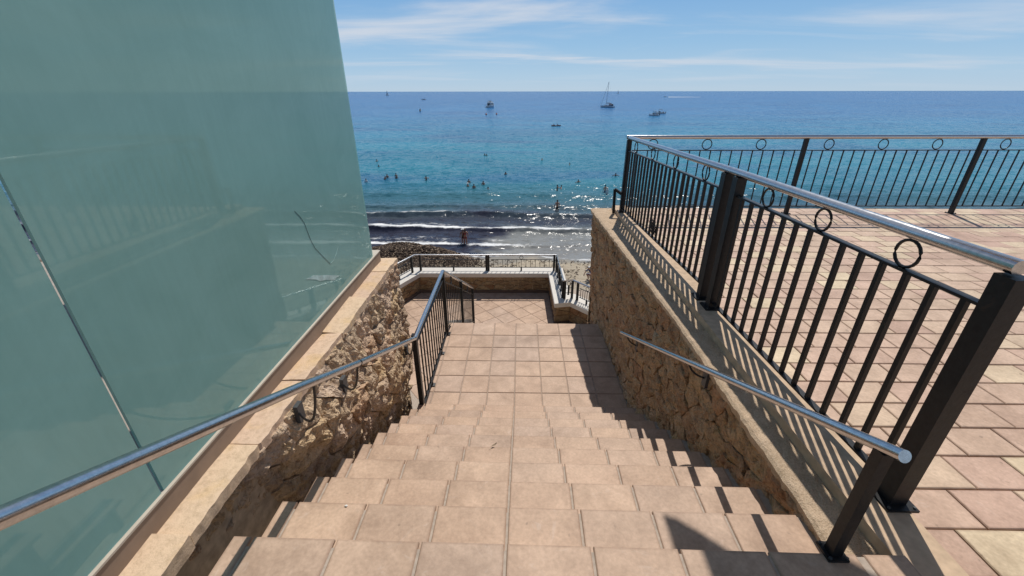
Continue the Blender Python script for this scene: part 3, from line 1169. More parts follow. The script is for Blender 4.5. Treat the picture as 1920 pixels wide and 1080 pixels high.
# railing of the lower flight
lf = thing('lower_flight_railing', 'black barred railing sloping down from the landing to the lower terrace', 'railing', (-1.08, 7.0, -4.5))
slope = (-4.05 + 2.33) / (8.55 - 5.45)
MB().tube([(-1.09, 5.46, -2.325), (-1.06, 8.57, -4.06)], 0.022, 12).build('handrail', 'steel', lf, smooth=True)
for yb in (6.9, 8.55):
    zt = -2.34 + slope * (yb - 5.45)
    post(lf, -1.07, yb, zt - 1.02 if yb < 8 else ZLOW, zt, 0.05)
MB().bar((-1.07, 8.2, ZLOW), (-1.07, 8.2, -4.9), 0.04).build('foot', 'black_iron', lf)
rail_section(lf, (-1.085, 5.5), (-1.07, 6.87), -2.33, -2.51, -3.26, 9, slope * 1.37, 0.012, rings=[0.35], rail_w=0.03)
zA = -2.33 + slope * 1.45
rail_section(lf, (-1.07, 6.93), (-1.065, 8.52), zA, zA - 0.18, zA - 0.9, 10, slope * 1.59, 0.012, rings=[0.5], rail_w=0.03)
# white stringer kerb of the lower flight
mb = MB()
for i in range(1):
    mb.add([(-1.18, 5.72, ZL + 0.06), (-1.135, 5.72, ZL + 0.06), (-1.135, 8.8, ZL + 0.06 + slope * 3.1), (-1.18, 8.8, ZL + 0.06 + slope * 3.1),
            (-1.18, 5.72, ZL - 0.2), (-1.135, 5.72, ZL - 0.2), (-1.135, 8.8, ZL - 0.2 + slope * 3.1), (-1.18, 8.8, ZL - 0.2 + slope * 3.1)],
           [(0, 1, 2, 3), (7, 6, 5, 4), (0, 4, 5, 1), (1, 5, 6, 2), (2, 6, 7, 3), (3, 7, 4, 0)])
tag(mb.build('stair_stringer', 'white_paint'), 'white stringer kerb along the side of the lower flight of steps', 'kerb')

# ------------------------------------------------------------------ lower parapet
PP = [(-4.25, 7.55), (-2.81, 10.66), (0.85, 10.70), (0.885, 8.90), (1.24, 8.97), (2.15, 7.95)]


def offset(poly, d):
    out = []
    k = len(poly)
    for i in range(k):
        ns = []
        for a, b2 in ((i - 1, i), (i, i + 1)):
            if 0 <= a and b2 < k:
                dx, dy = poly[b2][0] - poly[a][0], poly[b2][1] - poly[a][1]
                l = math.hypot(dx, dy)
                ns.append(Vector((-dy / l, dx / l)))
        if len(ns) == 2:
            n = (ns[0] + ns[1]).normalized()
            s = d / max(0.35, n.dot(ns[0]))
        else:
            n, s = ns[0], d
        out.append((poly[i][0] + n.x * s, poly[i][1] + n.y * s))
    return out


def strip(mb_, a, b2, z0, z1):
    for i in range(len(a) - 1):
        mb_.prism([a[i], a[i + 1], b2[i + 1], b2[i]], z0, z1)
    return mb_


def strip_solid(a, b2, z0, z1):
    k = len(a)
    vs_ = [(p[0], p[1], z0) for p in a] + [(p[0], p[1], z1) for p in a] + [(p[0], p[1], z1) for p in b2] + [(p[0], p[1], z0) for p in b2]
    fs_ = []
    for i in range(k - 1):
        for r0, r1 in ((0, 1), (1, 2), (2, 3), (3, 0)):
            fs_.append((r0 * k + i, r0 * k + i + 1, r1 * k + i + 1, r1 * k + i)[::-1])
    fs_ += [(0, k, 2 * k, 3 * k), (k - 1, 4 * k - 1, 3 * k - 1, 2 * k - 1)]
    return MB().add(vs_, fs_)


par = tag(strip_solid(offset(PP, 0.02), offset(PP, 0.34), -6.4, -4.71).build('parapet_wall', 'mortar'),
          'low brown stone parapet with a white coping round the lower terrace', 'wall')
strip_solid(offset(PP, -0.035), offset(PP, 0.40), -4.712, -4.60).build('coping', 'white_paint', par)
for i in range(len(PP) - 1):
    a = Vector((*PP[i], 0))
    b_ = Vector((*PP[i + 1], 0))
    L_ = (b_ - a).length
    dr = (b_ - a).normalized()
    nin = Vector((dr.y, -dr.x, 0))
    for poly in cells(0.0, L_, ZLOW - 0.02, -4.715, 0.27, 0.125, 0.4, 40 + i):
        si += 1
        stone('stone', poly, lambda u, v, d: tuple(a + dr * u + nin * d + Vector((0, 0, v))), 'stone_small', par, gap=0.014, dome=0.015, rough=0.012, n=12,
              rings=(1.0, 0.88, 0.6), freq=11, seed=si)
SK = offset(PP, -0.012)
strip_solid(offset(PP, -0.03), offset(PP, 0.03), ZLOW - 0.02, ZLOW + 0.085).build('skirting', 'skirting', par)
# outer rock face under the lower terrace
OUT = offset(PP, 0.33)
mb = MB()
mb.prism([(-4.6, 3.0)] + [(p[0], p[1] - 0.02) for p in OUT] + [(2.6, 3.0)], -13.2, -6.0)
tag(mb.build('retaining_base', 'rock'), kind='structure')

pr = thing('parapet_railing', 'low black railing with steel handrail on the white coping of the lower parapet', 'railing', (-0.9, 10.9, -4.6))
CL = offset(PP, 0.19)
ZH = -4.13
MB().tube([(p[0], p[1], ZH) for p in CL], 0.021, 10).build('handrail', 'steel', pr, smooth=True)


def along(i, t_):
    a = CL[i]
    b2 = CL[i + 1]
    return (a[0] + (b2[0] - a[0]) * t_, a[1] + (b2[1] - a[1]) * t_)


def psec(i, t0, t1, n, rings=(0.5,)):
    p0 = along(i, t0)
    p1 = along(i, t1)
    post(pr, *p0, -4.60, ZH - 0.015, 0.055, plate=False)
    post(pr, *p1, -4.60, ZH - 0.015, 0.055, plate=False)
    dx, dy = p1[0] - p0[0], p1[1] - p0[1]
    l = math.hypot(dx, dy)
    e = 0.07 / l
    q0 = (p0[0] + dx * e, p0[1] + dy * e)
    q1 = (p1[0] - dx * e, p1[1] - dy * e)
    rail_section(pr, q0, q1, ZH, -4.265, -4.50, n, 0.0, 0.012, rings=rings, ring_r=0.05, rail_w=0.02)
    for p, q in ((p0, q0), (p1, q1)):
        for zz in (-4.32, -4.45):
            MB().bar((*p, zz), (*q, zz), 0.012).build('link', 'black_iron', pr)
    if n > 6:
        m_ = ((p0[0] + p1[0]) / 2, (p0[1] + p1[1]) / 2)
        MB().bar((*m_, -4.60), (*m_, -4.5), 0.04).build('foot', 'black_iron', pr)


psec(0, 0.30, 0.61, 9)
psec(0, 0.64, 0.955, 9)
psec(1, 0.035, 0.505, 13)
psec(1, 0.52, 0.985, 13)
psec(2, 0.05, 0.5, 7)
psec(2, 0.53, 0.965, 7)
psec(3, 0.16, 0.93, 3)
psec(4, 0.10, 0.5, 7)
psec(4, 0.54, 0.95, 7)

# ------------------------------------------------------------------ awning over the right terrace (its corner shades the top steps)
aw = thing('terrace_awning', 'fabric terrace awning with a scalloped front edge on two steel poles', 'awning', (3.9, 0.4, -1.69))
A_, B_, C_, D_ = Vector((0.668 + 3 * 0.215, 1.304 + 3 * 0.66, 1.236)), Vector((3.9, 1.27, 1.45)), Vector((3.9, -2.4, 1.6)), Vector((1.30, -2.4, 1.4))
nu, nv_ = 40, 10
vs = []
for i in range(nu + 1):
    for j in range(nv_ + 1):
        f0 = A_.lerp(B_, i / nu)
        f1 = D_.lerp(C_, i / nu)
        p = f0.lerp(f1, j / nv_)
        if j == 0:
            p = p + (f0 - f1).normalized() * 0.03 * abs(math.sin(i * math.pi / 5))
        vs.append(p)
fs = [(i * (nv_ + 1) + j, (i + 1) * (nv_ + 1) + j, (i + 1) * (nv_ + 1) + j + 1, i * (nv_ + 1) + j + 1) for i in range(nu) for j in range(nv_)]
k0 = len(vs)
vs += [p + Vector((0, 0, -0.006)) for p in vs]
fs += [tuple(k0 + q for q in f[::-1]) for f in fs]
MB().add(vs, fs).build('canopy', 'fabric', aw)
for p in (B_, C_):
    MB().tube([(p.x, p.y, -1.69), (p.x, p.y, p.z + 0.05)], 0.03, 10).build('pole', 'steel', aw, smooth=True)
MB().tube([D_ + Vector((0, 0, -0.03)), C_ + Vector((0, 0, -0.03))], 0.02, 8).build('frame_tube', 'steel', aw)
MB().tube([A_ + Vector((0.03, -0.05, -0.03)), B_ + Vector((0, 0, -0.03))], 0.018, 8).build('frame_tube', 'steel', aw)

# ------------------------------------------------------------------ beach and sea
SEA = -13.2


def beach_z(x, y):
    b_ = SEA + (34.0 - y) * 0.11 + 0.16 * fbm(x * 0.22, y * 0.22, 3)
    b_ = np.where(y < 27, SEA + 0.79 + (27 - y) * 0.02, b_)
    # bank of dead seaweed
    md = mound(x, y)
    return b_ + md


def mound(x, y):
    yc = 34.6 + 0.6 * np.sin(x * 0.4) + np.clip(x + 8, 0, 20) * -0.45
    h = 0.85 * np.exp(-((x + 10.6) / 2.4) ** 2) + 0.62 * np.exp(-((x + 6.8) / 2.4) ** 2) + 0.35 * np.exp(-((x + 16) / 6.0) ** 2)
    return h * np.exp(-((y - yc) / 1.7) ** 2) * (1 + 0.35 * gn(x * 0.9, y * 0.9))


def grid_mesh(name, X, Y, Z, mtl, attrs):
    r_, c_ = X.shape
    me = bpy.data.meshes.new(name)
    co = np.stack([X, Y, Z], -1).reshape(-1, 3)
    idx = np.arange(r_ * c_).reshape(r_, c_)
    q = np.stack([idx[:-1, :-1], idx[:-1, 1:], idx[1:, 1:], idx[1:, :-1]], -1).reshape(-1, 4)
    me.vertices.add(len(co))
    me.vertices.foreach_set('co', co.ravel())
    me.loops.add(q.size)
    me.loops.foreach_set('vertex_index', q.ravel())
    me.polygons.add(len(q))
    me.polygons.foreach_set('loop_start', np.arange(0, q.size, 4))
    me.polygons.foreach_set('loop_total', np.full(len(q), 4))
    me.polygons.foreach_set('use_smooth', np.ones(len(q), bool))
    me.update(calc_edges=True)
    me.materials.append(MATS[mtl])
    for k, a in attrs.items():
        if a.ndim == 3:
            at_ = me.attributes.new(k, 'FLOAT_COLOR', 'POINT')
            full = np.concatenate([a.reshape(-1, 3), np.ones((r_ * c_, 1))], 1)
            at_.data.foreach_set('color', full.ravel())
        else:
            at_ = me.attributes.new(k, 'FLOAT', 'POINT')
            at_.data.foreach_set('value', a.ravel())
    me.validate()
    return me


bx = np.concatenate([np.linspace(-150, -30, 60)[:-1], np.linspace(-30, 30, 300), np.linspace(30, 150, 60)[1:]])
by = np.concatenate([np.linspace(2, 26, 30)[:-1], np.linspace(26, 42, 160), np.linspace(42, 70, 20)[1:]])
BX, BY = np.meshgrid(bx, by)
BZ = beach_z(BX, BY)
lump = np.clip(0.5 - np.abs(BY - 31) / 12, 0, 1)
BZ = BZ + 0.07 * fbm(BX * 1.3, BY * 1.3, 4, 0.6) * lump * 2
weed = np.clip(mound(BX, BY) * 3.0, 0, 1)
weed = np.maximum(weed, np.clip(0.5 + 0.5 * fbm(BX * 0.18 + 4, BY * 0.3, 3), 0, 1) * np.clip((-1.5 - BX) * 0.25, 0.22, 1.0) * np.clip((33.3 - BY) / 1.0, 0, 1))
wet_ = np.clip(1 - np.abs(BZ - SEA - 0.02) / 0.16, 0, 1) * (1 - np.clip(mound(BX, BY) * 4, 0, 1))
beach = link('beach', grid_mesh('beach', BX, BY, BZ, 'sand', {'weed': weed, 'wet': wet_}))
tag(beach, kind='structure')

# seaweed litter
bits_v = []
bits_f = []
bits_m = []
cnt = 0
while cnt < 14000:
    x = random.uniform(-24, 12)
    y = random.uniform(26.5, 36.5)
    mdv = float(mound(np.array(x), np.array(y)))
    dens = min(1, mdv * 2.5) + (0.28 if y < 33.3 else 0) * (1.6 if x < -3.5 else 0.2)
    if random.random() > dens:
        continue
    zb = float(beach_z(np.array(x), np.array(y)))
    if zb < SEA + 0.02:
        continue
    cnt += 1
    a = random.uniform(0, math.pi)
    L_ = random.uniform(0.05, 0.16)
    w_ = random.uniform(0.012, 0.045)
    tl = random.uniform(-0.5, 0.5)
    ux, uy = math.cos(a) * L_, math.sin(a) * L_
    wx, wy = -math.sin(a) * w_, math.cos(a) * w_
    z_ = zb + random.uniform(0.0, 0.07)
    o_ = len(bits_v)
    bits_v += [(x - ux - wx, y - uy - wy, z_ - tl * L_), (x + ux - wx, y + uy - wy, z_ + tl * L_), (x + ux + wx, y + uy + wy, z_ + tl * L_ + 0.02),
               (x - ux + wx, y - uy + wy, z_ - tl * L_ + 0.02), (x, y, z_ + 0.05)]
    bits_f += [(o_, o_ + 1, o_ + 4), (o_ + 1, o_ + 2, o_ + 4), (o_ + 2, o_ + 3, o_ + 4), (o_ + 3, o_, o_ + 4)]
    bits_m += [1 if random.random() < 0.3 else 0] * 4
mb = MB()
mb.add(bits_v, bits_f)
mb.m = bits_m
tag(mb.build('seaweed_litter', ['seaweed', 'seaweed_pale']), 'dark dead seaweed strewn over the bank and the sand', 'seaweed', kind='stuff')

# sea: rows widen with distance, waves are real near the shore
ry = np.concatenate([np.arange(29.0, 66.0, 0.13), 66.0 * np.power(1.022, np.arange(0, 270))])
ry = ry[ry < 24000]
ry = np.append(ry, 26000.0)
phi = np.linspace(-1.45, 1.45, 520)
PHI, RY = np.meshgrid(phi, ry)
SX = RY * PHI
SY = RY.copy()


def crest(x, y, yc0, amp, wf, wb, seed, wob=1.0):
    yc = yc0 + wob * (1.6 * gn(x * 0.045 + seed, 0 * x + seed * 1.7) + 0.5 * gn(x * 0.21 + seed, 0 * x + 3.3)) + 0.12 * gn(x * 1.1, 0 * x + seed)
    d = y - yc
    h = amp * np.where(d < 0, np.exp(-(d / wf) ** 2), np.exp(-(d / wb) ** 2))
    return h, d


H = np.zeros_like(SX)
near = np.clip((120 - SY) / 60, 0, 1)
FO = np.zeros_like(SX)
for yc0, amp, wf, wb, seed, fo in ((58.0, 0.30, 1.2, 2.8, 1.3, 0.0), (51.8, 0.30, 0.6, 1.6, 7.9, 0.2), (47.2, 0.62, 0.5, 1.7, 2.1, 0.72),
                                   (41.9, 0.55, 0.38, 1.3, 5.2, 0.95), (37.4, 0.2, 0.28, 0.9, 9.4, 0.95)):
    pres = np.clip(0.75 + 0.9 * gn(SX * 0.06 + seed * 3, 0 * SX + seed), 0.25, 1.1)
    h, d = crest(SX, SY, yc0, amp, wf, wb, seed)
    H += h * pres
    fp = np.clip(0.68 + 1.4 * gn(SX * 0.09 + seed * 5.1, 0 * SX + 8.8) + 0.5 * gn(SX * 0.5, 0 * SX + seed), 0, 1)
    FO = np.maximum(FO, fo * fp * np.where(d < 0, np.exp(-(d / 0.22) ** 2), np.exp(-(d / (1.1 if fo > 0.8 else 0.5)) ** 2)))
    FO = np.maximum(FO, 0.52 * (fo > 0.6) * fp * np.clip(1 - np.abs(d - 1.8) / 2.4, 0, 1))
H += near * (0.13 * fbm(SX * 0.16, SY * 0.35, 4, 0.55) + 0.10 * fbm(SX * 0.6, SY * 1.25, 3, 0.55))
bz = beach_z(SX, SY)
dep = SEA + H - bz
calm = np.clip((SY - 32) / 6, 0.12, 1)
H = H * calm
FO = np.maximum(FO, (0.45 + 0.6 * np.clip(0.5 + gn(SX * 0.35, SY * 0.2 + 4), 0, 1)) * np.clip(1 - np.abs(SEA + H - bz - 0.04) / 0.06, 0, 1) * (SY < 38))
SZ = SEA + H

ldist = np.log(SY)


def stops(x, pts):
    xs_ = [math.log(p[0]) for p in pts]
    return np.stack([np.interp(x, xs_, [p[1][i] for p in pts]) for i in range(3)], -1)


COL = stops(ldist, [(33, (0.33, 0.315, 0.27)), (40, (0.27, 0.27, 0.245)), (44, (0.13, 0.15, 0.15)), (48, (0.06, 0.105, 0.125)), (54, (0.042, 0.115, 0.15)), (70, (0.016, 0.17, 0.235)),
                    (110, (0.007, 0.182, 0.265)), (170, (0.005, 0.158, 0.29)), (300, (0.005, 0.12, 0.305)), (1000, (0.006, 0.105, 0.305)), (20000, (0.014, 0.115, 0.30))])
wv = fbm(SX * 0.055 + 9, SY * 0.09, 4, 0.55)
left_ = np.clip((0.2 - SX + 3.0 * gn(SX * 0.22, SY * 0.5) + 1.2 * gn(SX * 0.8, SY * 1.4)) / 5.0, 0, 1)
wm = np.clip((wv + 0.10 + 0.6 * left_ * np.clip((46 - SY) / 4, 0, 1) - 0.45 * (1 - left_) * np.clip((43 - SY) / 3, 0, 1)) * 1.9, 0, 1) * np.clip((54 - SY) / 6, 0, 1)
wm = np.maximum(wm, 0.9 * np.exp(-((SY - 45.5 - 1.2 * gn(SX * 0.1, SX * 0)) / 2.6) ** 2))
wm = np.maximum(wm, np.clip(fbm(SX * 0.02 + 2, SY * 0.05 + 3, 3) * 2.2 - 0.15, 0, 0.55) * np.clip((SY - 60) / 10, 0, 1) * np.clip((320 - SY) / 100, 0, 1))
WEED = np.array([0.040, 0.042, 0.062])
farw = np.array([0.012, 0.085, 0.21])
tfar = np.clip((SY - 52) / 15, 0, 1)[..., None]
COL = COL * (1 - wm[..., None]) + (WEED * (1 - tfar) + farw * tfar) * wm[..., None]
sea = link('sea', grid_mesh('sea', SX, SY, SZ, 'water', {'col': COL, 'foam': FO}))
tag(sea, kind='structure')


def sea_at(u, v):
    p = on_z(u, v, SEA)
    return p


# ------------------------------------------------------------------ people
def skin_mesh(name, joints, bones, mats, colour_fn, root):
    names = list(joints)
    me = bpy.data.meshes.new(name)
    me.from_pydata([joints[n][0] for n in names], [(names.index(a), names.index(b2)) for a, b2 in bones], [])
    o = bpy.data.objects.new(name, me)
    C.objects.link(o)
    sk = o.modifiers.new('skin', 'SKIN')
    sk.use_smooth_shade = True
    sub = o.modifiers.new('sub', 'SUBSURF')
    sub.levels = 1
    for i, n in enumerate(names):
        r_ = joints[n][1]
        r_ = r_ if isinstance(r_, tuple) else (r_, r_)
        me.skin_vertices[0].data[i].radius = r_
        me.skin_vertices[0].data[i].use_root = (n == root)
    dg = bpy.context.evaluated_depsgraph_get()
    ev = o.evaluated_get(dg)
    nm = bpy.data.meshes.new_from_object(ev)
    nm.name = name
    bpy.data.objects.remove(o)
    nm.materials.clear()
    for mm in mats:
        nm.materials.append(MATS[mm])
    for p in nm.polygons:
        p.material_index = colour_fn(p.center)
        p.use_smooth = True
    return nm


def person_joints(pose):
    J = {
        'pelvis': ((0, 0, 0.93), (0.15, 0.10)), 'waist': ((0, 0, 1.10), (0.125, 0.09)), 'chest': ((0, 0, 1.28), (0.155, 0.105)),
        'collar': ((0, 0, 1.42), (0.11, 0.075)), 'neck': ((0, 0.0, 1.50), (0.05, 0.05)), 'head': ((0, 0.015, 1.60), (0.078, 0.092)), 'crown': ((0, 0.01, 1.70), (0.062, 0.07)),
        'nose': ((0, 0.105, 1.595), (0.014, 0.014)),
    }
    for s, n in ((-1, 'l'), (1, 'r')):
        J['hip' + n] = ((s * 0.095, 0, 0.88), (0.09, 0.09))
        J['knee' + n] = ((s * 0.105, 0.02, 0.48), 0.058)
        J['calf' + n] = ((s * 0.108, -0.005, 0.33), 0.052)
        J['ankle' + n] = ((s * 0.11, -0.02, 0.08), 0.036)
        J['toe' + n] = ((s * 0.12, 0.13, 0.03), 0.032)
        J['sh' + n] = ((s * 0.19, 0, 1.40), 0.058)
        if pose == 'arms_up':
            J['el' + n] = ((s * 0.36, 0.10, 1.30), 0.042)
            J['wr' + n] = ((s * 0.28, 0.30, 1.38), 0.03)
            J['ha' + n] = ((s * 0.22, 0.38, 1.42), (0.035, 0.016))
        elif pose == 'spread':
            J['el' + n] = ((s * 0.44, 0.05, 1.30), 0.042)
            J['wr' + n] = ((s * 0.66, 0.12, 1.24), 0.03)
            J['ha' + n] = ((s * 0.76, 0.15, 1.22), (0.035, 0.016))
        else:
            J['el' + n] = ((s * 0.27, -0.03, 1.13), 0.042)
            J['wr' + n] = ((s * 0.29, 0.06, 0.90), 0.03)
            J['ha' + n] = ((s * 0.285, 0.09, 0.80), (0.018, 0.036))
    if pose == 'walk':
        J['kneel'] = ((-0.10, 0.16, 0.50), 0.058)
        J['calfl'] = ((-0.105, 0.13, 0.34), 0.052)
        J['anklel'] = ((-0.105, 0.10, 0.09), 0.036)
        J['toel'] = ((-0.11, 0.25, 0.05), 0.032)
        J['calfr'] = ((0.108, -0.10, 0.33), 0.052)
        J['ankler'] = ((0.11, -0.20, 0.10), 0.036)
        J['toer'] = ((0.12, -0.06, 0.03), 0.032)
        J['wrr'] = ((0.27, 0.16, 0.95), 0.03)
        J['har'] = ((0.25, 0.24, 0.88), (0.018, 0.036))
    if pose == 'crouch':
        def sh(n, p, r_=None):
            J[n] = (p, r_ if r_ else J[n][1])
        sh('pelvis', (0, -0.1, 0.38)); sh('waist', (0, -0.02, 0.54)); sh('chest', (0, 0.10, 0.68)); sh('collar', (0, 0.18, 0.79))
        sh('neck', (0, 0.23, 0.86)); sh('head', (0, 0.29, 0.94)); sh('crown', (0, 0.31, 1.03)); sh('nose', (0, 0.385, 0.91))
        for s, n in ((-1, 'l'), (1, 'r')):
            sh('hip' + n, (s * 0.1, -0.06, 0.34)); sh('knee' + n, (s * 0.17, 0.32, 0.46)); sh('calf' + n, (s * 0.16, 0.22, 0.32))
            sh('ankle' + n, (s * 0.14, 0.08, 0.08)); sh('toe' + n, (s * 0.15, 0.23, 0.03))
            sh('sh' + n, (s * 0.19, 0.17, 0.76)); sh('el' + n, (s * 0.25, 0.36, 0.58)); sh('wr' + n, (s * 0.2, 0.52, 0.44)); sh('ha' + n, (s * 0.18, 0.58, 0.38))
    return J


BONES = [('pelvis', 'waist'), ('waist', 'chest'), ('chest', 'collar'), ('collar', 'neck'), ('neck', 'head'), ('head', 'crown'), ('head', 'nose')]
for n in 'lr':
    BONES += [('pelvis', 'hip' + n), ('hip' + n, 'knee' + n), ('knee' + n, 'calf' + n), ('calf' + n, 'ankle' + n), ('ankle' + n, 'toe' + n),
              ('collar', 'sh' + n), ('sh' + n, 'el' + n), ('el' + n, 'wr' + n), ('wr' + n, 'ha' + n)]

_pc = {}


def person(label, loc, rz, pose='stand', skin='skin_tan', suit='suit_black', wear='trunks', hair='hair_dark', scale=1.0, group=None, long_hair=False, hat=False):
    key = (pose, skin, suit, wear)
    if key not in _pc:
        J = person_joints(pose)
        zc_ = J['pelvis'][0][2]
        zch = J['chest'][0][2]

        def cf(p):
            if pose == 'crouch':
                if wear == 'shirt':
                    return 1 if (p.z > 0.42 and p.z < 0.83 and p.y < 0.33) or (p.y < 0.05 and p.z > 0.24) else 0
                return 1 if p.z < 0.5 and p.y < 0.1 else 0
            if wear == 'trunks':
                return 1 if 0.66 < p.z < 1.0 and abs(p.x) < 0.22 else 0
            if wear == 'bikini':
                return 1 if (0.84 < p.z < 0.96 and abs(p.x) < 0.2) or (1.22 < p.z < 1.34 and abs(p.x) < 0.17) else 0
            if wear == 'swimsuit':
                return 1 if 0.84 < p.z < 1.36 and abs(p.x) < 0.18 else 0
            return 1 if 0.75 < p.z < 1.47 and abs(p.x) < 0.3 else 0
        _pc[key] = skin_mesh('person', J, BONES, [skin, suit], cf, 'pelvis')
    o = link('person', _pc[key])
    o.location = loc
    o.rotation_euler = (0, 0, rz)
    o.scale = (scale,) * 3
    hd = Vector(person_joints(pose)['head'][0])
    mb_ = MB()
    k = len(mb_.v)
    mb_.sphere(hd + Vector((0, -0.022, 0.04)), 0.1, 12, 0, (0.95, 1.0, 1.02))
    if long_hair:
        mb_.sphere(hd + Vector((0, -0.075, -0.08)), 0.085, 10, 0, (0.95, 0.55, 1.5))
    # keep the face free
    for i, p in enumerate(mb_.v):
        q = p - hd
        if q.y > 0.03 and q.z < 0.055:
            mb_.v[i] = Vector((p.x * 0.85, hd.y + 0.0, p.z))
    h_ = link('hair', mb_.mesh('hair', hair, smooth=True), o)
    if hat:
        mh = MB()
        c0 = hd + Vector((0, -0.01, 0.1))
        mh.tube([c0 + Vector((0, 0, -0.012)), c0 + Vector((0, 0, 0.0)), c0 + Vector((0, 0, 0.01)), c0 + Vector((0, 0, 0.07)), c0 + Vector((0, 0, 0.09))], [0.17, 0.17, 0.11, 0.1, 0.05], 14)
        link('sun_hat', mh.mesh('sun_hat', 'hat_white'), o)
    return tag(o, label, 'person', group)


G = 'bathers in the sea'


def bather(u, v, depth, label, rz=None, **kw):
    p = sea_at(u, v)
    sc_ = kw.pop('scale', 1.0) * 1.06
    rz = random.uniform(-3, 3) if rz is None else rz
    return person(label, (p.x, p.y, SEA - depth * sc_), rz, scale=sc_, group=G, **kw)


bather(872.5, 459, 0.22, 'sunburnt wader in dark red swimwear walking ankle-deep in the dark surf', 0.2, pose='walk', skin='skin_tan', suit='suit_red', wear='bikini', long_hair=True, hair='hair_brown')
bather(868.6, 458, 0.25, 'person in a white sun hat walking in the surf beside the one in red', 0.1, pose='walk', skin='skin_deep', suit='suit_black', wear='swimsuit', hat=True, scale=0.98)
bather(1044, 398, 0.40, 'broad man in dark trunks wading knee-deep out to sea', -0.05, pose='stand', skin='skin_tan', suit='suit_black', scale=1.06)
bather(1134, 361, 0.75, 'waist-deep adult standing close beside a child in a white cap', 0.3, skin='skin_mid', suit='suit_blue', scale=1.04)
bather(1137.5, 366, 0.55, 'child in a white cap and pale shirt standing beside an adult', 2.6, skin='skin_mid', suit='suit_white', wear='shirt', hat=True, scale=0.82)
bather(1044.5, 357, 0.95, 'chest-deep bather reaching towards another beyond the wading man', -1.2, pose='arms_up', skin='skin_deep')
bather(1052, 354, 1.18, 'bather floating with raised knees beside the one reaching over', 1.6, pose='spread', skin='skin_mid', suit='suit_blue', scale=0.95)
bather(1084, 342, 1.30, 'swimmer making a small splash between the terrace railing and the pair', 0.4, pose='spread', skin='skin_tan')
bather(1154, 330, 1.26, 'swimmer with arms spread wide close to the end post of the railing', 0.0, pose='spread', skin='skin_deep')
bather(1068, 309, 1.34, 'swimmer trailing white foam far out in the turquoise water', 1.3, pose='spread', skin='skin_tan')
bather(1016, 300, 1.38, 'low swimmer in glittering water far out', 0.4, pose='spread', skin='skin_mid', hair='hair_brown')
bather(948, 327, 1.28, 'lone swimmer in the open water between the two groups', 0.1, skin='skin_deep')
bather(908.6, 291, 1.34, 'higher head of two far swimmers close together', 0.3, skin='skin_deep')
bather(912.3, 291.5, 1.38, 'lower head of two far swimmers close together', -0.4, skin='skin_deep')
bather(879, 343, 1.14, 'bather with shoulders out of the water behind the pair facing each other', 0.1, skin='skin_tan')
bather(877, 349, 1.26, 'bather in a white cap low in the water', 2.5, skin='skin_mid', hat=True, scale=0.96)
bather(888.5, 354, 1.08, 'broad-shouldered bather chest-deep next to a white cap', 0.2, skin='skin_deep', scale=1.05)
bather(906, 347, 1.10, 'bather standing chest-deep apart from the white cap', -0.3, skin='skin_tan', long_hair=True)
bather(915, 356, 1.30, 'bather up to the neck nearer the breaking waves', 0.4, skin='skin_mid')
bather(799, 337, 1.10, 'solitary bather chest-deep in calm turquoise water', 0.0, skin='skin_deep', pose='arms_up')
bather(726, 333, 1.14, 'taller bather of a couple standing close together', 0.2, skin='skin_deep')
bather(722, 336, 1.22, 'smaller bather of a couple standing close together', 0.9, skin='skin_deep', scale=0.93)
bather(742.5, 330, 1.25, 'head and shoulders of a bather behind a smaller one', 0.1, skin='skin_tan')
bather(743.5, 334, 1.20, 'smaller bather in front of a taller one', 0.5, skin='skin_deep', scale=0.9)
bather(706.5, 302, 1.34, 'swimmer with a splash close to the edge of the glass screen', 1.2, skin='skin_mid', pose='spread')
bather(710, 312, 1.40, 'dark head of a swimmer low in the water by the glass screen', 0.0, skin='skin_deep')
bather(686.5, 341, 1.2, 'bather partly hidden by the rounded end of the glass screen', 0.0, skin='skin_mid', suit='suit_white', wear='shirt')
# figure crouching on the sand, half hidden by the wall
bp_ = on_z(1107, 531, -12.75)
person('person in a blue patterned top crouching on the sand beside the rubble wall', (bp_.x, bp_.y, float(beach_z(np.array(bp_.x), np.array(bp_.y)))), 2.2, 'crouch', 'skin_mid', 'suit_blue', 'shirt', 'hat_white', 1.05)


# ------------------------------------------------------------------ boats
def hull(L, B, H, D_=0.5, n=14, sheer=0.25, stern=0.85, mi=0):
    """bow towards +Y, waterline at z = 0"""
    mb_ = MB()
    m_ = 7
    vs_ = []
    for i in range(n + 1):
        t_ = i / n
        w = B / 2 * (stern + (1 - stern) * min(1, t_ * 2.5)) * (1 - max(0, (t_ - 0.35) / 0.65) ** 2.4)
        w = max(w, 0.015)
        top_ = H * (1 + sheer * t_ ** 2)
        y_ = -L / 2 + L * t_
        for j in range(m_):
            q = j / (m_ - 1)
            wz = w * (0.25 + 0.75 * q ** 0.5) if t_ < 0.98 else w
            vs_.append((-wz, y_ + (0.06 * L * q * t_ ** 3), -D_ + (D_ + top_) * q))
        for j in range(m_ - 1, -1, -1):
            q = j / (m_ - 1)
            wz = w * (0.25 + 0.75 * q ** 0.5) if t_ < 0.98 else w
            vs_.append((wz, y_ + (0.06 * L * q * t_ ** 3), -D_ + (D_ + top_) * q))
    k = 2 * m_
    fs_ = []
    for i in range(n):
        for j in range(k):
            fs_.append((i * k + j, i * k + (j + 1) % k, (i + 1) * k + (j + 1) % k, (i + 1) * k + j)[::-1])
    fs_ += [tuple(range(k)), tuple(n * k + j for j in range(k - 1, -1, -1))]
    return mb_.add(vs_, fs_, mi)


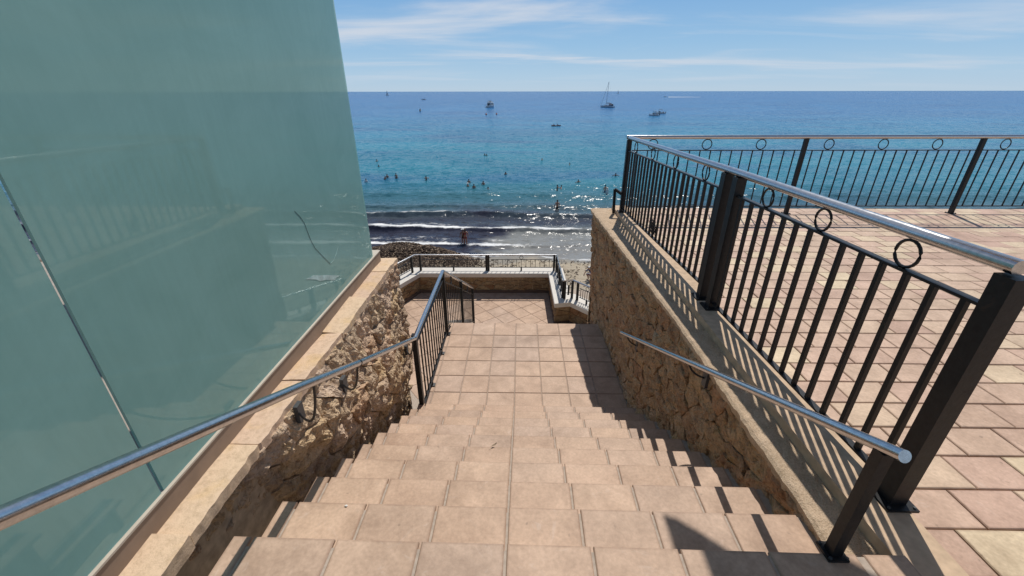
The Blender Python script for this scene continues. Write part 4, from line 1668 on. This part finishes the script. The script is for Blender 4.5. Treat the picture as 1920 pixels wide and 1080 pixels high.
def taper(mb_, x0, x1, y0, y1, z0, z1, ins=0.15, mi=0, front=None):
    f_ = front if front is not None else ins
    return mb_.add([(x0, y0, z0), (x1, y0, z0), (x1, y1, z0), (x0, y1, z0), (x0 + ins, y0 + ins * 0.5, z1), (x1 - ins, y0 + ins * 0.5, z1), (x1 - ins, y1 - f_, z1), (x0 + ins, y1 - f_, z1)],
                   [(0, 3, 2, 1), (4, 5, 6, 7), (0, 1, 5, 4), (1, 2, 6, 5), (2, 3, 7, 6), (3, 0, 4, 7)], mi)


def P_(mb_, name, mtl, root, smooth=False):
    return link(name, mb_.mesh(name, mtl, None, smooth), root)


# motor yacht seen from the stern
p = sea_at(920, 201)
t_ = thing('motor_yacht', 'white motor yacht with a flybridge seen from the stern', 'boat', (p.x, p.y, SEA), math.radians(-22))
P_(hull(13.0, 4.9, 1.5, 0.6), 'hull', 'boat_white', t_, True)
P_(taper(MB(), -2.0, 2.0, -3.6, 3.6, 1.5, 3.7, 0.25, front=1.6), 'cabin', 'boat_white', t_)
P_(MB().box((-1.35, -3.66, 1.65), (0.2, -3.4, 3.3)), 'cabin_door', 'boat_dark', t_)
P_(MB().box((0.4, -3.62, 2.2), (1.5, -3.4, 3.2)), 'window', 'boat_dark', t_)
for s in (-1, 1):
    P_(MB().add([(s * 1.99, -2.8, 2.3), (s * 1.99, 2.2, 2.3), (s * 1.86, 1.7, 3.2), (s * 1.86, -2.8, 3.2), (s * 1.8, -2.8, 2.3), (s * 1.8, 2.2, 2.3), (s * 1.7, 1.7, 3.2), (s * 1.7, -2.8, 3.2)],
                [(0, 1, 2, 3), (4, 7, 6, 5), (0, 4, 5, 1), (1, 5, 6, 2), (2, 6, 7, 3), (3, 7, 4, 0)]), 'window', 'boat_dark', t_)
P_(taper(MB(), -2.1, 2.1, -5.0, 2.0, 3.7, 3.95, 0.05), 'flybridge_deck', 'boat_white', t_)
P_(taper(MB(), -1.7, 1.7, -2.5, 1.6, 3.95, 4.7, 0.1, front=0.6), 'flybridge', 'boat_white', t_)
P_(MB().box((-1.0, -1.8, 4.7), (-0.2, -1.2, 5.4)).box((0.5, -1.6, 4.7), (1.2, -1.0, 5.5)), 'seat', 'boat_dark', t_)
P_(MB().tube([(-1.7, -2.6, 3.9), (-1.5, -2.9, 6.0), (1.5, -2.9, 6.0), (1.7, -2.6, 3.9)], 0.09, 6), 'radar_arch', 'boat_grey', t_)
P_(MB().tube([(-2.3, -6.4, 2.5), (2.3, -6.4, 2.5)], 0.06, 6).tube([(-2.3, -6.4, 1.4), (-2.3, -6.4, 2.5)], 0.05, 6).tube([(2.3, -6.4, 1.4), (2.3, -6.4, 2.5)], 0.05, 6), 'stern_rail', 'mast', t_)
P_(MB().box((-2.1, -7.3, 0.15), (2.1, -6.4, 0.4)), 'swim_platform', 'boat_wood', t_)

# anchored sailing yacht
p = sea_at(1138.5, 201.5)
t_ = thing('sailing_yacht', 'anchored sailing yacht with bare tilted mast and dark sprayhood', 'boat', (p.x, p.y, SEA), math.radians(40))
t_.rotation_euler = (0, math.radians(4.0), math.radians(42))
P_(hull(14.0, 4.3, 1.25, 0.8), 'hull', 'boat_white', t_, True)
P_(hull(14.05, 4.36, 0.25, 0.5), 'boot_stripe', 'boat_navy', t_, True)
P_(taper(MB(), -1.3, 1.3, -1.5, 3.5, 1.3, 2.0, 0.3, front=1.2), 'coachroof', 'boat_white', t_)
for s in (-1, 1):
    P_(MB().box((s * 1.18 - 0.05, -0.6, 1.5), (s * 1.18 + 0.05, 2.2, 1.72)), 'window', 'boat_dark', t_)
hood = []
for i in range(9):
    q = math.pi * i / 8
    hood.append((1.5 * math.cos(q), -2.2, 1.4 + 1.5 * math.sin(q)))
nH = len(hood)
P_(MB().add(hood + [(x, -5.4, zz * 0.98) for x, _, zz in hood], [(i, i + 1, nH + i + 1, nH + i) for i in range(nH - 1)]), 'sprayhood', 'boat_navy', t_)
P_(MB().tube([(0, 1.6, 1.8), (0, 1.5, 21.0)], [0.14, 0.09], 8), 'mast', 'mast', t_, True)
P_(MB().tube([(0, 1.5, 3.3), (0, -4.5, 3.1)], 0.12, 8), 'boom', 'mast', t_)
P_(MB().tube([(0, 1.3, 3.5), (0, -1.5, 3.6), (0, -4.3, 3.3)], [0.2, 0.26, 0.12], 8), 'furled_mainsail', 'boat_navy', t_, True)
P_(MB().tube([(0, 7.3, 1.7), (0, 1.6, 20.4)], 0.10, 6), 'furled_jib', 'boat_grey', t_)
P_(MB().tube([(0, -6.9, 1.4), (0, 1.5, 20.9)], 0.02, 5), 'backstay', 'mast', t_)
for s in (-1, 1):
    P_(MB().tube([(s * 2.0, 1.2, 1.4), (s * 0.9, 1.5, 11.5), (0, 1.5, 20.5)], 0.02, 5), 'shroud', 'mast', t_)
P_(MB().tube([(-1.6, -6.7, 2.3), (1.6, -6.7, 2.3)], 0.05, 6), 'pushpit', 'mast', t_)


def motorboat(u, v, L, B, rz, label, canopy, console=True):
    q = sea_at(u, v)
    r_ = thing('motorboat', label, 'boat', (q.x, q.y, SEA), rz)
    P_(hull(L, B, 0.75, 0.3), 'hull', 'boat_white', r_, True)
    P_(MB().box((-B * 0.36, -L * 0.42, 0.755), (B * 0.36, L * 0.2, 0.80)), 'deck_mat', 'boat_wood', r_)
    P_(taper(MB(), -B * 0.22, B * 0.22, -L * 0.05, L * 0.12, 0.8, 1.5, 0.08), 'console', 'boat_grey', r_)
    P_(taper(MB(), -B * 0.25, B * 0.25, L * 0.10, L * 0.16, 1.2, 1.75, 0.06), 'windscreen', 'boat_dark', r_)
    P_(MB().box((-B * 0.3, -L * 0.38, 0.8), (B * 0.3, -L * 0.26, 1.25)), 'seat', 'boat_grey', r_)
    o_ = P_(taper(MB(), -0.24, 0.24, -L * 0.5 - 0.55, -L * 0.5 - 0.02, 0.55, 1.25, 0.06), 'outboard_motor', 'boat_dark', r_)
    P_(MB().box((-0.09, -L * 0.5 - 0.4, -0.4), (0.09, -L * 0.5 - 0.2, 0.6)), 'motor_leg', 'boat_dark', o_)
    if canopy:
        c_ = P_(MB().add([(-B * 0.42, -L * 0.22, 2.45), (B * 0.42, -L * 0.22, 2.45), (B * 0.42, L * 0.14, 2.45), (-B * 0.42, L * 0.14, 2.45),
                          (-B * 0.36, -L * 0.2, 2.62), (B * 0.36, -L * 0.2, 2.62), (B * 0.36, L * 0.12, 2.62), (-B * 0.36, L * 0.12, 2.62)],
                         [(0, 3, 2, 1), (4, 5, 6, 7), (0, 1, 5, 4), (1, 2, 6, 5), (2, 3, 7, 6), (3, 0, 4, 7)]), 'canopy', 'boat_navy', r_)
        for sx_ in (-1, 1):
            for yy_ in (-0.2, 0.12):
                P_(MB().tube([(sx_ * B * 0.4, L * yy_, 0.75), (sx_ * B * 0.4, L * yy_, 2.5)], 0.03, 6), 'canopy_pole', 'mast', r_)
    P_(MB().tube([(-B * 0.4, L * 0.2, 1.15), (0, L * 0.5, 1.35), (B * 0.4, L * 0.2, 1.15)], 0.03, 6), 'bow_rail', 'mast', r_)
    return r_


motorboat(1226, 217.5, 5.6, 2.1, math.radians(62), 'white open motorboat with dark outboard moored in front of a canopied boat', True)
motorboat(1237, 213.5, 6.4, 2.2, math.radians(75), 'motorboat with a raised navy canopy moored behind an open boat', True)
motorboat(794, 187, 8.0, 2.6, math.radians(80), 'small dark motorboat crossing far out above the paddler', True)
motorboat(788, 208.5, 3.2, 1.5, math.radians(5), 'tiny pale dinghy with a dark figure far out below the crossing boat', False)
q = motorboat(1247, 182.3, 7.0, 2.5, math.radians(85), 'distant speedboat drawing a long white wake', False)
# wake of the speedboat
p = sea_at(1248, 182.6)
mb = MB()
wl = []
for i in range(24):
    s = i / 23
    wl.append((p.x + 6 + s * 78, p.y - s * 1.5, 1.4 * (1 - s) ** 0.7 + 0.25))
vs = []
for x, y, w in wl:
    vs += [(x, y - w * 1.5, SEA + 0.05), (x, y, SEA + 0.6 * (w / 1.6)), (x, y + w * 1.5, SEA + 0.05)]
fs = []
for i in range(len(wl) - 1):
    fs += [(i * 3, i * 3 + 3, i * 3 + 4, i * 3 + 1), (i * 3 + 1, i * 3 + 4, i * 3 + 5, i * 3 + 2)]
mb.add(vs, fs)
tag(mb.build('boat_wake', 'hat_white'), 'long white foam wake trailing behind the distant speedboat', 'wake', kind='stuff')


def sailboat(u, v, H_, rz, label, full=True):
    q_ = sea_at(u, v)
    r_ = thing('sailboat', label, 'boat', (q_.x, q_.y, SEA), rz)
    L = H_ * 0.75
    P_(hull(L, L * 0.28, L * 0.09, 0.5), 'hull', 'boat_white', r_, True)
    P_(MB().tube([(0, L * 0.08, 0.5), (0, L * 0.08, H_)], 0.16, 6), 'mast', 'mast', r_)

    def sail(y_a, y_b, z_a, z_b, belly):
        vs_, fs_ = [], []
        for i in range(7):
            for j in range(5):
                s, w_ = i / 6, j / 4
                y_ = y_a + (y_b - y_a) * w_ * (1 - s)
                vs_.append((belly * math.sin(math.pi * w_) * (1 - s), y_, z_a + (z_b - z_a) * s))
        for i in range(6):
            for j in range(4):
                fs_.append((i * 5 + j, i * 5 + j + 1, i * 5 + j + 6, i * 5 + j + 5))
        return MB().add(vs_, fs_)
    P_(sail(L * 0.07, -L * 0.42, 1.8, H_ * 0.97, 0.7), 'mainsail', 'sailcloth', r_)
    if full:
        P_(sail(L * 0.10, L * 0.46, 1.2, H_ * 0.85, 0.6), 'jib', 'sailcloth', r_)
    return r_


sailboat(726.5, 179, 17, math.radians(70), 'distant sailboat under white sail near the horizon by the glass screen')
sailboat(1158.5, 176, 19, math.radians(60), 'faint sailboat on the horizon right of the anchored yacht', False)

# two-seat kayak
p = sea_at(1042.5, 236.5)
t_ = thing('kayak', 'dark open kayak carrying two paddlers', 'kayak', (p.x, p.y, SEA), math.radians(88))
mb = MB()
kv, kf = [], []
for i in range(13):
    s = -1 + 2 * i / 12
    w = 0.38 * (1 - abs(s) ** 2.2) + 0.015
    zt = 0.26 + 0.2 * s * s
    kv += [(0, s * 1.95, -0.1), (-w * 0.8, s * 1.95, 0.02), (-w, s * 1.95, zt), (0, s * 1.95, zt - 0.05 * (1 - s * s)), (w, s * 1.95, zt), (w * 0.8, s * 1.95, 0.02)]
for i in range(12):
    for j in range(6):
        kf.append((i * 6 + j, i * 6 + (j + 1) % 6, (i + 1) * 6 + (j + 1) % 6, (i + 1) * 6 + j))
P_(mb.add(kv, kf), 'hull', 'kayak_red', t_, True)
for yk_ in (-0.75, 0.75):
    P_(taper(MB(), -0.25, 0.25, yk_ - 0.35, yk_ - 0.2, 0.22, 0.55, 0.04), 'seat_back', 'boat_dark', t_)
for (dx_, sk_, lb_) in ((-0.75, 'skin_deep', 'front paddler seated in the dark kayak'), (0.75, 'skin_tan', 'rear paddler with raised paddle seated in the dark kayak')):
    o = person(lb_, (p.x + dx_, p.y, SEA - 0.12), math.radians(88), 'crouch', sk_, 'suit_black', 'shirt', 'hair_dark', 1.0)
for (dx_, up_, lb_) in ((-0.75, 0.1, 'paddle held low across the kayak by the front paddler'), (0.75, 0.9, 'paddle raised steeply by the rear paddler')):
    cpt = Vector((p.x + dx_ - 0.55, p.y, SEA + 0.6))
    d_ = Vector((0.25, 1, up_ * 1.4)).normalized()
    r_ = thing('paddle', lb_, 'paddle', tuple(cpt))
    MB().tube([cpt - d_ * 0.8, cpt + d_ * 0.8], 0.018, 6).build('shaft', 'boat_dark', r_)
    for s in (-1, 1):
        MB().bar(cpt + d_ * s * 0.78, cpt + d_ * s * 1.1, 0.16, 0.015).build('blade', 'kayak_red', r_)
# two small buoys beyond the swimmers
for u, v, lb_ in ((911.5, 215, 'small orange mooring buoy floating just off the stern of the motor yacht'), (931, 214.5, 'small orange mooring buoy floating farther from the dinghy, below the motor yacht')):
    p = sea_at(u, v)
    r_ = thing('buoy', lb_, 'buoy', (p.x, p.y, SEA), 0, 'mooring buoys')
    P_(MB().sphere((0, 0, 0.25), 0.55, 12), 'float', 'buoy', r_, True)
    P_(MB().tube([(0, 0, 0.6), (0, 0, 1.1)], 0.06, 6).ring((0, 0, 1.2), (1, 0, 0), 0.14, 0.03, 12), 'lifting_eye', 'boat_dark', r_)

# ------------------------------------------------------------------ bits lying on the steps
p = on_z(926, 836, -1.588 - 0.1763 * 4)
o = thing('dry_leaf', 'small curled dry leaf lying on a tread halfway down the steps', 'leaf', (p.x, p.y, Z0 - RISE * 4 + 0.004))
lv = []
for i in range(7):
    s_ = -1 + 2 * i / 6
    w = 0.008 * (1 - s_ * s_) + 0.001
    zc_ = 0.006 + 0.006 * s_ * s_
    c0 = Vector((p.x + 0.018 * s_, p.y + 0.016 * s_, Z0 - RISE * 4))
    lv += [c0 + Vector((-w * 0.6, w * 0.7, zc_ + 0.004)), c0 + Vector((0, 0, zc_)), c0 + Vector((w * 0.6, -w * 0.7, zc_ + 0.004))]
lf_ = []
for i in range(6):
    lf_ += [(i * 3, i * 3 + 1, i * 3 + 4, i * 3 + 3), (i * 3 + 1, i * 3 + 2, i * 3 + 5, i * 3 + 4)]
MB().add(lv, lf_).build('blade', 'seaweed_pale', o)
MB().tube([lv[1] + Vector((-0.012, -0.010, 0.002)), lv[1]], 0.0012, 5).build('stalk', 'seaweed_pale', o)
p = on_z(648, 949, Z0 - RISE)
mb = MB().sphere((p.x, p.y, Z0 - RISE + 0.004), 0.006, 8, 0, (1.2, 0.8, 0.7))
mb.v = [q + Vector((random.uniform(-1, 1), random.uniform(-1, 1), 0)) * 0.0015 for q in mb.v]
tag(mb.build('pebble', 'hat_white'), 'tiny white pebble lying on a tread beside the ochre wall', 'pebble')
